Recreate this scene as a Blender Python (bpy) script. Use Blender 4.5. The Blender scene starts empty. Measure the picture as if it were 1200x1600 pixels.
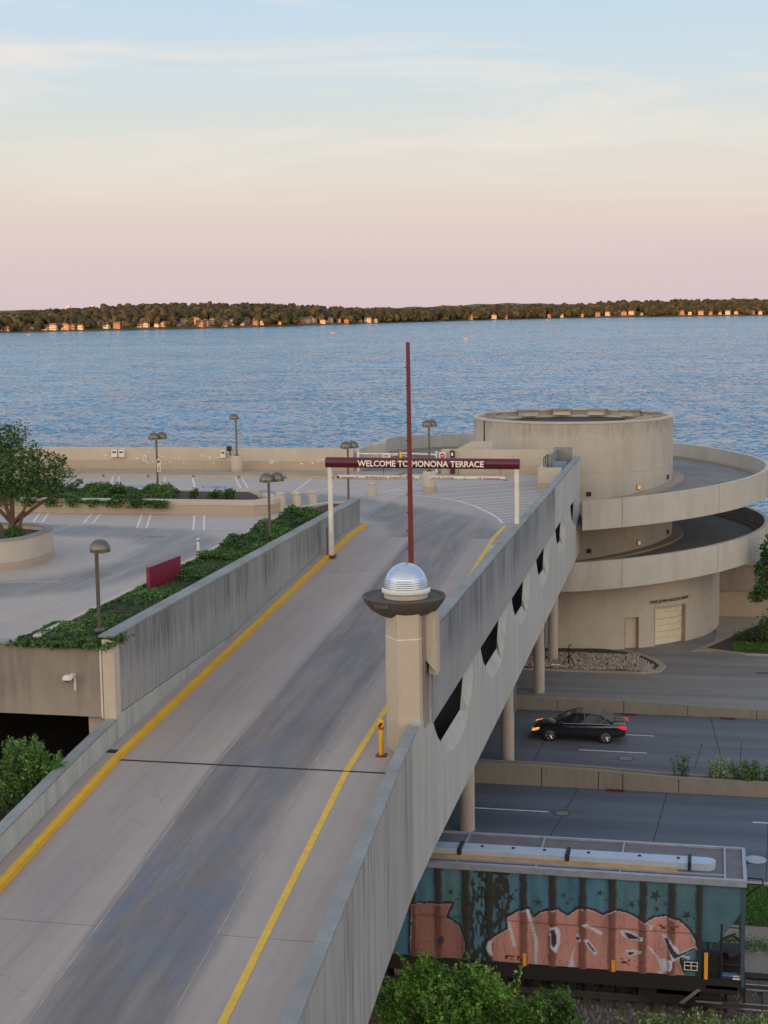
import bpy, bmesh, math, random
import numpy as np
from mathutils import Vector, Matrix
from mathutils.geometry import tessellate_polygon
random.seed(7); rng = np.random.default_rng(7)
D = bpy.data; COL = bpy.context.scene.collection; sc = bpy.context.scene
R = math.radians; PI = math.pi
# Scene frame: +Y runs up the ramp towards the lake, +X to its right, z = 0 is the street.
# ------------------------------------------------------------------ camera
F = 2400.0; PITCH = math.atan(320/2400); ROLL = R(0.8); AZ = R(12.065)
G = (-2.44, 68.0)
CAM = (-(G[0]*math.cos(AZ)-G[1]*math.sin(AZ)), -(G[0]*math.sin(AZ)+G[1]*math.cos(AZ)), 22.0)
cd = D.cameras.new('camera'); cam = D.objects.new('camera', cd); COL.objects.link(cam)
cd.sensor_fit = 'VERTICAL'; cd.sensor_height = 32; cd.lens = 32*F/1600; cd.clip_start = .5; cd.clip_end = 20000
cam.location = CAM
cam.matrix_world = Matrix.Translation(CAM) @ Matrix.Rotation(AZ, 4, 'Z') @ Matrix.Rotation(PI/2-PITCH, 4, 'X') @ Matrix.Rotation(-ROLL, 4, 'Z')
sc.camera = cam
def ray(u, v):
    d = cam.matrix_world.to_3x3() @ Vector(((u-600)/F, -(v-800)/F, -1)); return d
def on_z(u, v, z):
    d = ray(u, v); t = (z-CAM[2])/d.z; return (CAM[0]+d.x*t, CAM[1]+d.y*t)
def on_y(u, v, y):
    d = ray(u, v); t = (y-CAM[1])/d.y; return (CAM[0]+d.x*t, CAM[2]+d.z*t)
# ------------------------------------------------------------------ helpers
def tag(o, label=None, cat=None, group=None, kind=None):
    if label: o['label'] = label
    if cat: o['category'] = cat
    if group: o['group'] = group
    if kind: o['kind'] = kind
    return o
def thing(name, loc, label, cat, group=None):
    o = D.objects.new(name, None); COL.objects.link(o); o.location = loc; o.empty_display_size = .3
    return tag(o, label, cat, group)
def relabel(o, label): o['label'] = label; return o
def dup(root, loc, rotz=None, label=None):
    r = root.copy(); COL.objects.link(r); r.location = loc
    if rotz is not None: r.rotation_euler = (0, 0, rotz)
    if label: r['label'] = label
    for ch in list(root.children):
        c = ch.copy(); COL.objects.link(c); c.parent = r
        for g in ch.children:
            d = g.copy(); COL.objects.link(d); d.parent = c
    return r
class MB:
    def __init__(s): s.v = []; s.f = []; s.m = []; s.st = []
    def add(s, vs, fs, m=0):
        n = len(s.v); s.st.append((n, len(s.f))); s.v += [tuple(p) for p in vs]; s.f += [tuple(i+n for i in f) for f in fs]; s.m += [m]*len(fs); return s
    def box(s, x0, x1, y0, y1, z0, z1, m=0):
        return s.add([(x0,y0,z0),(x1,y0,z0),(x1,y1,z0),(x0,y1,z0),(x0,y0,z1),(x1,y0,z1),(x1,y1,z1),(x0,y1,z1)],
                     [(0,3,2,1),(4,5,6,7),(0,1,5,4),(1,2,6,5),(2,3,7,6),(3,0,4,7)], m)
    def prism(s, pts, z0, z1, m=0):
        n = len(pts); f0 = z0 if callable(z0) else (lambda x, y: z0); f1 = z1 if callable(z1) else (lambda x, y: z1)
        tri = tessellate_polygon([[Vector((p[0], p[1], 0)) for p in pts]])
        vs = [(x, y, f0(x, y)) for x, y in pts]+[(x, y, f1(x, y)) for x, y in pts]
        fs = [tuple(t) for t in tri]+[tuple(i+n for i in t) for t in tri]+[(i, (i+1) % n, (i+1) % n+n, i+n) for i in range(n)]
        return s.add(vs, fs, m)
    def slab(s, loops, a0, a1, axis, m=0, shift=None):
        """polygon with holes in a vertical plane, extruded along an axis; points are (t, z)"""
        flat = [p for l in loops for p in l]; n = len(flat)
        tri = tessellate_polygon([[Vector((p[0], p[1], 0)) for p in l] for l in loops])
        def mk(p, a):
            sh = shift(p[0]) if shift else 0
            return (a+sh, p[0], p[1]) if axis == 'x' else (p[0], a+sh, p[1])
        vs = [mk(p, a0) for p in flat]+[mk(p, a1) for p in flat]
        fs = [tuple(t) for t in tri]+[tuple(i+n for i in t) for t in tri]
        k = 0
        for l in loops:
            for i in range(len(l)):
                a, b = k+i, k+(i+1) % len(l); fs.append((a, b, b+n, a+n))
            k += len(l)
        return s.add(vs, fs, m)
    def tube(s, p0, p1, r0, r1=None, n=10, m=0, cap=True):
        r1 = r0 if r1 is None else r1; p0 = Vector(p0); p1 = Vector(p1); d = (p1-p0).normalized()
        a = d.cross(Vector((0,0,1)) if abs(d.z) < .9 else Vector((1,0,0))).normalized(); b = d.cross(a)
        vs = []
        for p, r in ((p0, r0), (p1, r1)):
            for i in range(n):
                t = 2*PI*i/n; vs.append(p+a*(r*math.cos(t))+b*(r*math.sin(t)))
        fs = [(i, (i+1) % n, (i+1) % n+n, i+n) for i in range(n)]
        if cap: fs += [tuple(range(n))[::-1], tuple(range(n, 2*n))]
        return s.add(vs, fs, m)
    def path(s, pts, r, n=8, m=0):
        for i in range(len(pts)-1): s.tube(pts[i], pts[i+1], r, n=n, m=m)
        return s
    def lathe(s, prof, c=(0,0,0), n=24, m=0):
        vs = []; fs = []
        for r, z in prof:
            for i in range(n):
                t = 2*PI*i/n; vs.append((c[0]+r*math.cos(t), c[1]+r*math.sin(t), c[2]+z))
        for j in range(len(prof)-1):
            for i in range(n):
                k = (i+1) % n; fs.append((j*n+i, j*n+k, (j+1)*n+k, (j+1)*n+i))
        return s.add(vs, fs, m)
    def arc(s, c, r0, r1, t0, t1, z0, z1, step=2.5, m=0):
        """ring sector (degrees), z0/z1 numbers or functions of the angle"""
        n = max(1, int(math.ceil(abs(t1-t0)/step))); f0 = z0 if callable(z0) else (lambda t: z0); f1 = z1 if callable(z1) else (lambda t: z1)
        vs = []
        for i in range(n+1):
            t = t0+(t1-t0)*i/n; cs, sn = math.cos(R(t)), math.sin(R(t))
            for r, z in ((r0, f0(t)), (r1, f0(t)), (r1, f1(t)), (r0, f1(t))): vs.append((c[0]+r*cs, c[1]+r*sn, z))
        fs = []
        for i in range(n):
            for k in range(4): fs.append((i*4+k, (i+1)*4+k, (i+1)*4+(k+1) % 4, i*4+(k+1) % 4))
        if abs(t1-t0) < 359.9: fs += [(0, 1, 2, 3), (n*4+3, n*4+2, n*4+1, n*4)]
        return s.add(vs, fs, m)
    def split(s, name, mats, parent=None, **k):
        out = []; st = s.st+[(len(s.v), len(s.f))]
        for (v0, f0), (v1, f1) in zip(st[:-1], st[1:]):
            q = MB(); q.add(s.v[v0:v1], [tuple(i-v0 for i in f) for f in s.f[f0:f1]], s.m[f0]); out.append(q.build(name, mats, parent, **k))
        return out
    def build(s, name, mats, parent=None, smooth=False, recalc=True, bevel=0, weld=False):
        o_ = Vector(parent.matrix_basis.translation) if parent else Vector((0,0,0))
        if parent and parent.parent: o_ += Vector(parent.parent.matrix_basis.translation)
        me = D.meshes.new(name); me.from_pydata([(p[0]-o_.x, p[1]-o_.y, p[2]-o_.z) for p in s.v], [], s.f)
        if not isinstance(mats, (list, tuple)): mats = [mats]
        for m in mats: me.materials.append(m)
        me.polygons.foreach_set('material_index', s.m)
        if recalc or weld:
            bm = bmesh.new(); bm.from_mesh(me)
            if weld: bmesh.ops.remove_doubles(bm, verts=bm.verts, dist=1e-4)
            if recalc: bmesh.ops.recalc_face_normals(bm, faces=bm.faces)
            bm.to_mesh(me); bm.free()
        if smooth:
            me.polygons.foreach_set('use_smooth', [True]*len(me.polygons)); me.set_sharp_from_angle(angle=R(35))
        o = D.objects.new(name, me); COL.objects.link(o); o.parent = parent
        if bevel:
            b = o.modifiers.new('bevel', 'BEVEL'); b.width = bevel; b.segments = 2; b.limit_method = 'ANGLE'; b.angle_limit = R(40)
        return o
def box(name, m, parent, *a, **k): return MB().box(*a).build(name, m, parent, **k)
# ------------------------------------------------------------------ materials
def newmat(name):
    m = D.materials.new(name); m.use_nodes = True; nt = m.node_tree
    return m, nt, nt.nodes['Principled BSDF']
def N(nt, t, **k):
    n = nt.nodes.new(t)
    for a, b in k.items():
        if a.startswith('i_'): n.inputs[a[2:].replace('_', ' ')].default_value = b
        else: setattr(n, a, b)
    return n
def L(nt, a, b): nt.links.new(a, b)
def math_(nt, op, a, b=None, c=None, clamp=False):
    n = nt.nodes.new('ShaderNodeMath'); n.operation = op; n.use_clamp = clamp
    for i, x in enumerate((a, b, c)):
        if x is None: continue
        if isinstance(x, (int, float)): n.inputs[i].default_value = x
        else: nt.links.new(x, n.inputs[i])
    return n.outputs[0]
def ramp(nt, fac, stops, interp='LINEAR'):
    n = nt.nodes.new('ShaderNodeValToRGB'); cr = n.color_ramp; cr.interpolation = interp
    while len(cr.elements) > 1: cr.elements.remove(cr.elements[-1])
    for i, (p, c) in enumerate(stops):
        e = cr.elements[0] if i == 0 else cr.elements.new(p)
        e.position = p; e.color = (c, c, c, 1) if isinstance(c, (int, float)) else (*c, 1)
    nt.links.new(fac, n.inputs[0]); return n.outputs[0]
def mix(nt, fac, a, b, mode='MIX'):
    n = nt.nodes.new('ShaderNodeMix'); n.data_type = 'RGBA'; n.blend_type = mode
    for k, x in ((0, fac), (6, a), (7, b)):
        if isinstance(x, (int, float)): n.inputs[k].default_value = x
        elif isinstance(x, tuple): n.inputs[k].default_value = (*x, 1)
        else: nt.links.new(x, n.inputs[k])
    return n.outputs[2]
def noise(nt, scale=(1,1,1), s=1, detail=4, rough=.6, coord=None, off=(0,0,0), dist=0):
    if coord is None: coord = nt.nodes.new('ShaderNodeNewGeometry').outputs['Position']
    mp = nt.nodes.new('ShaderNodeMapping'); mp.inputs['Scale'].default_value = scale; mp.inputs['Location'].default_value = off
    nt.links.new(coord, mp.inputs['Vector'])
    n = nt.nodes.new('ShaderNodeTexNoise'); n.inputs['Scale'].default_value = s; n.inputs['Detail'].default_value = detail
    n.inputs['Roughness'].default_value = rough; n.inputs['Distortion'].default_value = dist
    nt.links.new(mp.outputs[0], n.inputs['Vector']); return n.outputs['Fac']
def bump(nt, bs, h, strength=.2, dist=.02):
    b = nt.nodes.new('ShaderNodeBump'); b.inputs['Strength'].default_value = strength; b.inputs['Distance'].default_value = dist
    nt.links.new(h, b.inputs['Height']); nt.links.new(b.outputs[0], bs.inputs['Normal'])
def concrete(name, col, dark=None, streak=.5, blotch=.35, seed=0, rough=.85, stepz=.22, top=None, drip=1.6, fx=4.5):
    m, nt, bs = newmat(name); dark = dark or tuple(c*.42 for c in col)
    o = (seed*13.1, seed*7.3, seed*3.7)
    big = noise(nt, s=.45, detail=5, off=o); fine = noise(nt, s=9, detail=5, off=o)
    st = noise(nt, scale=(fx, fx, stepz), s=1, detail=5, rough=.7, off=o)
    st2 = noise(nt, scale=(1.1, 1.1, .12), s=1, detail=3, off=o)
    a = ramp(nt, st, [(.42, 0), (.68, 1)]); a2 = ramp(nt, st2, [(.38, .15), (.62, 1)])
    if top is not None:
        sp3 = nt.nodes.new('ShaderNodeSeparateXYZ'); nt.links.new(nt.nodes.new('ShaderNodeNewGeometry').outputs['Position'], sp3.inputs[0])
        ln = noise(nt, scale=(2.3, 2.3, .01), s=1, detail=6, rough=.75, off=o)
        q = math_(nt, 'DIVIDE', math_(nt, 'SUBTRACT', top, sp3.outputs[2]), drip)
        q = math_(nt, 'SUBTRACT', math_(nt, 'MULTIPLY', ln, 2.1), math_(nt, 'ADD', q, .12))
        a = math_(nt, 'MAXIMUM', math_(nt, 'MULTIPLY', a, .5), math_(nt, 'MULTIPLY', ramp(nt, q, [(.0, 0), (.55, 1)]), ramp(nt, st, [(.36, .35), (.56, 1)])))
        a2 = ramp(nt, noise(nt, scale=(.5, .5, .02), s=1, detail=3, off=o), [(.36, .35), (.6, 1)])
    fac = math_(nt, 'MULTIPLY', math_(nt, 'MULTIPLY', a, a2), streak)
    c = mix(nt, fac, col, dark)
    c = mix(nt, math_(nt, 'MULTIPLY', ramp(nt, big, [(.35, 0), (.7, 1)]), blotch), c, tuple(x*.62 for x in col))
    c = mix(nt, math_(nt, 'MULTIPLY', ramp(nt, fine, [(.3, 0), (.8, 1)]), .28), c, tuple(x*.5 for x in col))
    L(nt, c, bs.inputs['Base Color']); bs.inputs['Roughness'].default_value = rough
    bump(nt, bs, fine, .25, .02); return m
def plain(name, col, rough=.6, metal=0, var=.25, s=3, spec=None, bmp=0):
    m, nt, bs = newmat(name)
    n = noise(nt, s=s, detail=5); c = mix(nt, math_(nt, 'MULTIPLY', ramp(nt, n, [(.35, 0), (.7, 1)]), var), col, tuple(x*.5 for x in col))
    L(nt, c, bs.inputs['Base Color']); bs.inputs['Roughness'].default_value = rough; bs.inputs['Metallic'].default_value = metal
    if bmp: bump(nt, bs, noise(nt, s=s*5, detail=6), bmp, .03)
    return m
def emis(name, col, strength):
    m, nt, bs = newmat(name); bs.inputs['Base Color'].default_value = (*col, 1)
    bs.inputs['Emission Color'].default_value = (*col, 1); bs.inputs['Emission Strength'].default_value = strength; return m
def leafmat(name, dark, light, rough=.55):
    m, nt, bs = newmat(name); at = N(nt, 'ShaderNodeAttribute', attribute_name='var')
    lc = ramp(nt, at.outputs['Fac'], [(0, dark), (.55, tuple(.5*(a_+b_) for a_, b_ in zip(dark, light))), (.9, light), (.97, tuple(min(1, c_*1.5) for c_ in light)), (1, (light[1]*.9, light[1]*.75, light[2]))])
    L(nt, lc, bs.inputs['Base Color']); bs.inputs['Roughness'].default_value = rough
    tr = N(nt, 'ShaderNodeBsdfTranslucent'); L(nt, lc, tr.inputs['Color'])
    mx = N(nt, 'ShaderNodeMixShader'); mx.inputs[0].default_value = .25
    L(nt, bs.outputs[0], mx.inputs[1]); L(nt, tr.outputs[0], mx.inputs[2]); L(nt, mx.outputs[0], nt.nodes['Material Output'].inputs['Surface']); return m
M = {}
M['parapet'] = concrete('parapet_concrete', (.31, .325, .33), (.07, .08, .095), streak=.92, blotch=.2, seed=1, top=12.5, drip=2.2)
M['parapet_near'] = concrete('near_parapet_concrete', (.37, .38, .375), (.10, .11, .12), streak=.9, blotch=.3, seed=21)
M['parapet_low'] = concrete('parapet_light_concrete', (.43, .445, .43), (.17, .19, .20), streak=.7, blotch=.15, seed=2)
M['wall_left'] = concrete('stained_wall_concrete', (.34, .345, .335), (.075, .08, .085), streak=.92, blotch=.25, seed=3, top=12.45, drip=1.8)
M['fascia'] = concrete('brown_stained_concrete', (.33, .29, .25), (.11, .10, .09), streak=.85, blotch=.45, seed=4, top=12.2, drip=2.4, fx=1.7)
M['coping'] = concrete('weathered_coping', (.27, .285, .285), (.08, .09, .09), streak=.35, blotch=.85, seed=5)
M['cj'] = plain('pale_joint', (.50, .46, .39), .8)
M['drum'] = concrete('drum_concrete', (.44, .415, .37), (.20, .18, .16), streak=.75, blotch=.3, seed=6, fx=1.6, top=14.35, drip=1.1)
M['drum_low'] = concrete('drum_low_concrete', (.49, .455, .395), (.28, .24, .19), streak=.35, blotch=.45, seed=7, fx=.8, stepz=.5)
M['ring'] = concrete('ring_wall_concrete', (.47, .455, .415), (.22, .21, .19), streak=.5, blotch=.25, seed=8, fx=1.1)
M['cream'] = concrete('cream_concrete', (.50, .45, .38), (.34, .28, .22), streak=.25, blotch=.4, seed=9, fx=1.3)
M['cream_dark'] = concrete('cream_foot_concrete', (.42, .345, .265), (.28, .21, .155), streak=.2, blotch=.3, seed=10)
M['pillar'] = concrete('pillar_concrete', (.50, .435, .35), (.30, .25, .2), streak=.35, blotch=.4, seed=11, fx=1.5)
M['column'] = concrete('column_concrete', (.42, .38, .34), (.26, .24, .22), streak=.3, blotch=.3, seed=12, fx=1)
M['bowl'] = concrete('dark_bowl_concrete', (.10, .09, .08), (.03, .027, .024), streak=.7, blotch=.5, seed=13)
M['median'] = concrete('median_concrete', (.235, .22, .185), (.12, .11, .095), streak=.5, blotch=.35, seed=14, stepz=1)
M['under'] = concrete('soffit_concrete', (.20, .19, .18), (.1, .1, .1), streak=.3, blotch=.3, seed=15)
M['kerb'] = concrete('kerb_concrete', (.34, .31, .27), (.2, .18, .15), streak=.2, blotch=.4, seed=16)
M['ringdeck'] = concrete('ring_deck_concrete', (.22, .21, .205), (.12, .12, .12), streak=.1, blotch=.7, seed=17)
M['line_white'] = plain('white_road_paint', (.66, .66, .68), .7, var=.55, s=5)
M['line_blue'] = plain('blue_road_paint', (.10, .27, .52), .7, var=.5, s=4)
M['line_yellow'] = plain('yellow_road_paint', (.72, .46, .05), .7, var=.4, s=4)
M['kerb_yellow'] = plain('yellow_kerb_paint', (.74, .41, .015), .6, var=.35, s=2.5)
M['joint'] = plain('joint_sealant', (.40, .37, .345), .8, var=.9, s=1.2)
M['black'] = plain('black_rubber', (.01, .01, .01), .7)
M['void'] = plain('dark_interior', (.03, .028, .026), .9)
M['maroon'] = plain('maroon_paint', (.085, .006, .018), .35, var=.25)
M['sign_red'] = plain('crimson_sign_paint', (.17, .008, .03), .4, var=.2)
M['rust'] = plain('rusty_red_steel', (.16, .022, .016), .6, var=.5, s=6)
M['white'] = plain('off_white_paint', (.66, .64, .60), .55, var=.35, s=2)
M['letter'] = plain('letter_cream', (.78, .74, .66), .5, var=.1)
M['letter_red'] = plain('letter_maroon', (.28, .02, .03), .5, var=.1)
M['bronze'] = plain('bronze_lamp_metal', (.16, .145, .125), .38, .75, var=.35, s=6)
M['bronze_dark'] = plain('dark_bronze', (.055, .035, .02), .4, .6)
M['steel'] = plain('grey_steel', (.35, .36, .38), .4, .7)
M['dirt'] = plain('dark_soil', (.055, .035, .025), .95, var=.6, s=6, bmp=.6)
M['chrome'] = plain('light_alloy', (.5, .5, .52), .3, .9)
M['red'] = plain('red_plastic', (.5, .02, .015), .4)
M['orange'] = plain('amber_reflector', (.75, .33, .02), .5, var=.1)
# glass dome
m, nt, bs = newmat('ribbed_dome_plastic'); bs.inputs['Base Color'].default_value = (.62, .72, .85, 1); bs.inputs['Roughness'].default_value = .1
bs.inputs['Metallic'].default_value = .45; bs.inputs['Transmission Weight'].default_value = .5; bs.inputs['IOR'].default_value = 1.45
g_ = nt.nodes.new('ShaderNodeNewGeometry'); w_ = N(nt, 'ShaderNodeTexWave', wave_type='BANDS', bands_direction='Z'); w_.inputs['Scale'].default_value = 5.5
L(nt, g_.outputs['Position'], w_.inputs['Vector']); s3 = nt.nodes.new('ShaderNodeSeparateXYZ'); L(nt, g_.outputs['Position'], s3.inputs[0])
bump(nt, bs, math_(nt, 'MULTIPLY', w_.outputs['Fac'], ramp(nt, math_(nt, 'SUBTRACT', s3.outputs[2], 13.9), [(.25, 1), (.45, .1)])), .35, .02); M['dome'] = m
# asphalt / street concrete
def street(name, col, blue=0.0, seed=0):
    m, nt, bs = newmat(name); o = (seed*9, seed*5, 0)
    lane = noise(nt, scale=(.04, .9, 1), s=1, detail=4, off=o); big = noise(nt, s=.25, detail=5, off=o); fine = noise(nt, s=14, detail=4, off=o)
    c = mix(nt, ramp(nt, lane, [(.35, 0), (.65, 1)]), tuple(x*.72 for x in col), tuple(x*1.18 for x in col))
    c = mix(nt, math_(nt, 'MULTIPLY', ramp(nt, big, [(.4, 0), (.7, 1)]), .4), c, tuple(x*.6 for x in col))
    c = mix(nt, math_(nt, 'MULTIPLY', fine, .3), c, tuple(x*.5 for x in col))
    L(nt, c, bs.inputs['Base Color']); bs.inputs['Roughness'].default_value = .62; bump(nt, bs, fine, .2, .01); return m
M['road'] = street('street_surface', (.088, .108, .142), seed=1)
M['road_far'] = street('street_surface_pale', (.115, .123, .14), seed=2)
M['drive'] = street('driveway_concrete', (.21, .20, .19), seed=3)
M['walk'] = concrete('pavement_concrete', (.34, .29, .23), (.22, .18, .14), streak=.1, blotch=.5, seed=20)
# ramp / plaza surface with tyre wear carried as a surface attribute
def wornmat(name, light, darkc, blue):
    m, nt, bs = newmat(name); at = N(nt, 'ShaderNodeAttribute', attribute_name='wear')
    wx = noise(nt, scale=(.9, .13, 1), s=1, detail=6, rough=.65); bl = noise(nt, scale=(.5, .12, 1), s=1, detail=6, rough=.7, off=(40, 3, 1), dist=.6)
    tr_ = noise(nt, scale=(5.5, .05, 1), s=1, detail=5, rough=.7, off=(11, 2, 0)); spots = noise(nt, s=3.1, detail=3, off=(2, 8, 1)); grit = noise(nt, s=38, detail=2)
    fine = noise(nt, s=10, detail=5); blot = noise(nt, s=.3, detail=5, off=(9, 9, 9)); scr = noise(nt, scale=(3, .25, 1), s=1, detail=6, rough=.75, off=(5, 5, 5))
    wr = math_(nt, 'MULTIPLY', at.outputs['Fac'], ramp(nt, wx, [(.3, .3), (.6, 1)]))
    c = mix(nt, math_(nt, 'MULTIPLY', ramp(nt, blot, [(.4, 0), (.65, 1)]), .3), light, tuple(x*.72 for x in light))
    c = mix(nt, wr, c, darkc)
    bf = math_(nt, 'MULTIPLY', math_(nt, 'MULTIPLY', at.outputs['Fac'], ramp(nt, bl, [(.47, 0), (.6, 1)])), .85)
    sy = nt.nodes.new('ShaderNodeSeparateXYZ'); L(nt, nt.nodes.new('ShaderNodeNewGeometry').outputs['Position'], sy.inputs[0])
    bf = math_(nt, 'MULTIPLY', bf, ramp(nt, math_(nt, 'MULTIPLY_ADD', sy.outputs[1], .0125, .5), [(.06, 1), (.25, .3), (.53, .3), (.6, .9)]))
    c = mix(nt, bf, c, blue)
    c = mix(nt, math_(nt, 'MULTIPLY', ramp(nt, scr, [(.55, 0), (.75, 1)]), .22), c, tuple(x*.45 for x in light))
    c = mix(nt, math_(nt, 'MULTIPLY', fine, .22), c, tuple(x*.5 for x in light))
    c = mix(nt, math_(nt, 'MULTIPLY', ramp(nt, tr_, [(.48, 0), (.66, 1)]), math_(nt, 'MULTIPLY_ADD', at.outputs['Fac'], .32, .12)), c, tuple(x*.22 for x in light))
    c = mix(nt, math_(nt, 'MULTIPLY', ramp(nt, spots, [(.69, 0), (.76, 1)]), .4), c, tuple(x*.25 for x in light))
    c = mix(nt, math_(nt, 'MULTIPLY', ramp(nt, grit, [(.3, 0), (.75, 1)]), .16), c, tuple(x*1.35 for x in light))
    vo = nt.nodes.new('ShaderNodeTexVoronoi'); vo.feature = 'DISTANCE_TO_EDGE'; vo.inputs['Scale'].default_value = .16; wv = nt.nodes.new('ShaderNodeVectorMath'); wv.operation = 'MULTIPLY_ADD'; nz_ = nt.nodes.new('ShaderNodeTexNoise'); nz_.inputs['Scale'].default_value = .7; nz_.inputs['Detail'].default_value = 6; pg = nt.nodes.new('ShaderNodeNewGeometry').outputs['Position']; L(nt, pg, nz_.inputs['Vector']); L(nt, nz_.outputs['Color'], wv.inputs[0]); wv.inputs[1].default_value = (2.2, 2.2, 0); L(nt, pg, wv.inputs[2]); L(nt, wv.outputs[0], vo.inputs['Vector'])
    c = mix(nt, math_(nt, 'MULTIPLY', ramp(nt, vo.outputs['Distance'], [(.0, 1), (.0035, 0)]), .22), c, tuple(x*.25 for x in light))
    L(nt, c, bs.inputs['Base Color']); bs.inputs['Roughness'].default_value = .68; bump(nt, bs, fine, .2, .01); return m
M['deck'] = wornmat('ramp_deck_concrete', (.36, .302, .268), (.115, .104, .098), (.085, .12, .175))
M['plaza'] = wornmat('plaza_deck_concrete', (.41, .35, .312), (.165, .165, .165), (.125, .155, .185))
# ------------------------------------------------------------------ geometry functions of the ramp
def zr(s):
    if s < -25.3: return 9.1+(s+25.3)*.065
    if s < 4.5: return 10.88+.0704*s
    return 11.2
def sh(s): return max(0, -(s+25.3))*.053
def wear_sheet(name, mat_, parent, xs, ys, zf, wearf, shift=None):
    xs = np.array(xs); ys = np.array(ys); X, Y = np.meshgrid(xs, ys); Z = np.vectorize(zf)(Y)
    SX = X+(np.vectorize(shift)(Y) if shift else 0)
    n, mm = len(ys), len(xs); vs = np.stack([SX, Y, Z], -1).reshape(-1, 3)-np.array(parent.location)
    fs = [(j*mm+i, j*mm+i+1, (j+1)*mm+i+1, (j+1)*mm+i) for j in range(n-1) for i in range(mm-1)]
    me = D.meshes.new(name); me.from_pydata(vs.tolist(), [], fs); me.materials.append(mat_)
    at = me.attributes.new('wear', 'FLOAT', 'POINT'); at.data.foreach_set('value', wearf(X, Y).reshape(-1).astype(np.float32))
    o = D.objects.new(name, me); COL.objects.link(o); o.parent = parent; return o
def sstep(a, b, x): t = np.clip((x-a)/(b-a), 0, 1); return t*t*(3-2*t)
def polydist(X, Y, pts):
    d = np.full(X.shape, 1e9)
    for (x0, y0), (x1, y1) in zip(pts[:-1], pts[1:]):
        dx, dy = x1-x0, y1-y0; t = np.clip(((X-x0)*dx+(Y-y0)*dy)/(dx*dx+dy*dy), 0, 1)
        d = np.minimum(d, np.hypot(X-x0-t*dx, Y-y0-t*dy))
    return d
turn = [(4.3, 0), (4.2, 6), (2.8, 10.5), (-.8, 13.8), (-4.5, 17.5), (-10, 19.6), (-30, 20)]
loop = [(-30, -14), (-13, -13), (-8.6, -9.5), (-6.6, -4), (-7, 1), (-9.5, 4.2), (-14, 4.8), (-30, 4.5)]
def wear_ramp(X, Y):
    a = sstep(2.7, 2.95, X)*(1-sstep(5.3, 6.1, X)); b = .22*sstep(.2, 1.2, X)*(1-sstep(1.6, 2.9, X)); return np.clip(.95*a+b, 0, 1)
def wear_plaza(X, Y):
    d = polydist(X, Y, turn); a = 1-sstep(1.6, 3.2, d); d2 = polydist(X, Y, loop); a = np.maximum(a, sstep(2.3, 3.0, X)*(1-sstep(5.4, 6.2, X))*(1-sstep(5, 11, Y))); b = .95*(1-sstep(1.0, 2.5, d2)); return np.clip(np.maximum(a*.95, b), 0, 1)
# ------------------------------------------------------------------ bridge
br = thing('ramp_bridge', (4.1, 0, 0), 'long concrete car ramp rising over the street, arched openings in its right wall', 'bridge')
wear_sheet('roadway', M['deck'], br, np.arange(-.6, 8.37, .15), np.concatenate([np.arange(-62, -25.4, .4), np.arange(-25.3, 4.4, .3), [4.5]]), zr, wear_ramp, sh)
b = MB()                                            # structural slab under the roadway and soffit of the box
ss = [-62, -40, -25.3, 4.5, 8.4]
for a, c in zip(ss[:-1], ss[1:]):
    x0, x1 = -.9, 8.14
    b.add([(x0+sh(a), a, zr(a)-.02), (x1+sh(a), a, zr(a)-.02), (x1+sh(c), c, zr(c)-.02), (x0+sh(c), c, zr(c)-.02),
           (x0+sh(a), a, zr(a)-.6), (x1+sh(a), a, zr(a)-.6), (x1+sh(c), c, zr(c)-.6), (x0+sh(c), c, zr(c)-.6)],
          [(0,1,2,3), (7,6,5,4), (0,4,5,1), (1,5,6,2), (2,6,7,3), (3,7,4,0)])
b.build('roadway_slab', M['under'], br)
b = MB(); b.box(.2, 8.14, -24.8, 29.8, 6.05, 6.5); b.box(-.9, -.5, -24.8, 29.8, 5.9, 9.2); b.box(-.5, .2, -24.8, 29.8, 6.05, 6.5)
b.build('lower_floor', M['under'], br)
b = MB(); b.box(.7, .95, -24.6, 29.6, 6.5, 8.5); b.box(5.2, 5.55, -24, 2, 6.5, 7.55); b.box(.7, .95, .5, 29.6, 8.52, 10.15); b.box(.7, 8.3, 29.62, 29.9, 6.5, 10.15); b.split('inner_wall', M['under'], br)
b = MB(); b.path([(5.9, -24, 7.3), (5.9, 28, 7.6)], .09); b.build('pipe', M['steel'], br)
def arch(cy, w, zt, zb, n=18):
    pts = [(cy-w/2, zt), (cy+w/2, zt)]
    for i in range(1, n):
        t = PI*i/n; c_ = math.cos(t); pts.append((cy+w/2*math.copysign(abs(c_)**.8, c_), zt-.35-(zt-.35-zb)*math.sin(t)**.85))
    return pts
outer = [(-22.2, 12.5), (30.4, 12.5), (30.4, 6.45), (0, 6.0), (-21.7, 5.75), (-25.3, 5.6), (-25.3, 10.1), (-22.2, 10.2)]
SH = [(0, 0), (.045, .2), (.10, .38), (.15, .5), (.21, .65), (.285, .79), (.37, .91), (.465, .985), (.54, 1.0), (.62, 1.0), (.68, .985), (.75, .93), (.82, .81), (.88, .64), (.93, .44), (.97, .22), (1, 0)]
def ztop_(y): return 9.76+.0135*(y+22)
holes = []; inner_ = []
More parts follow.
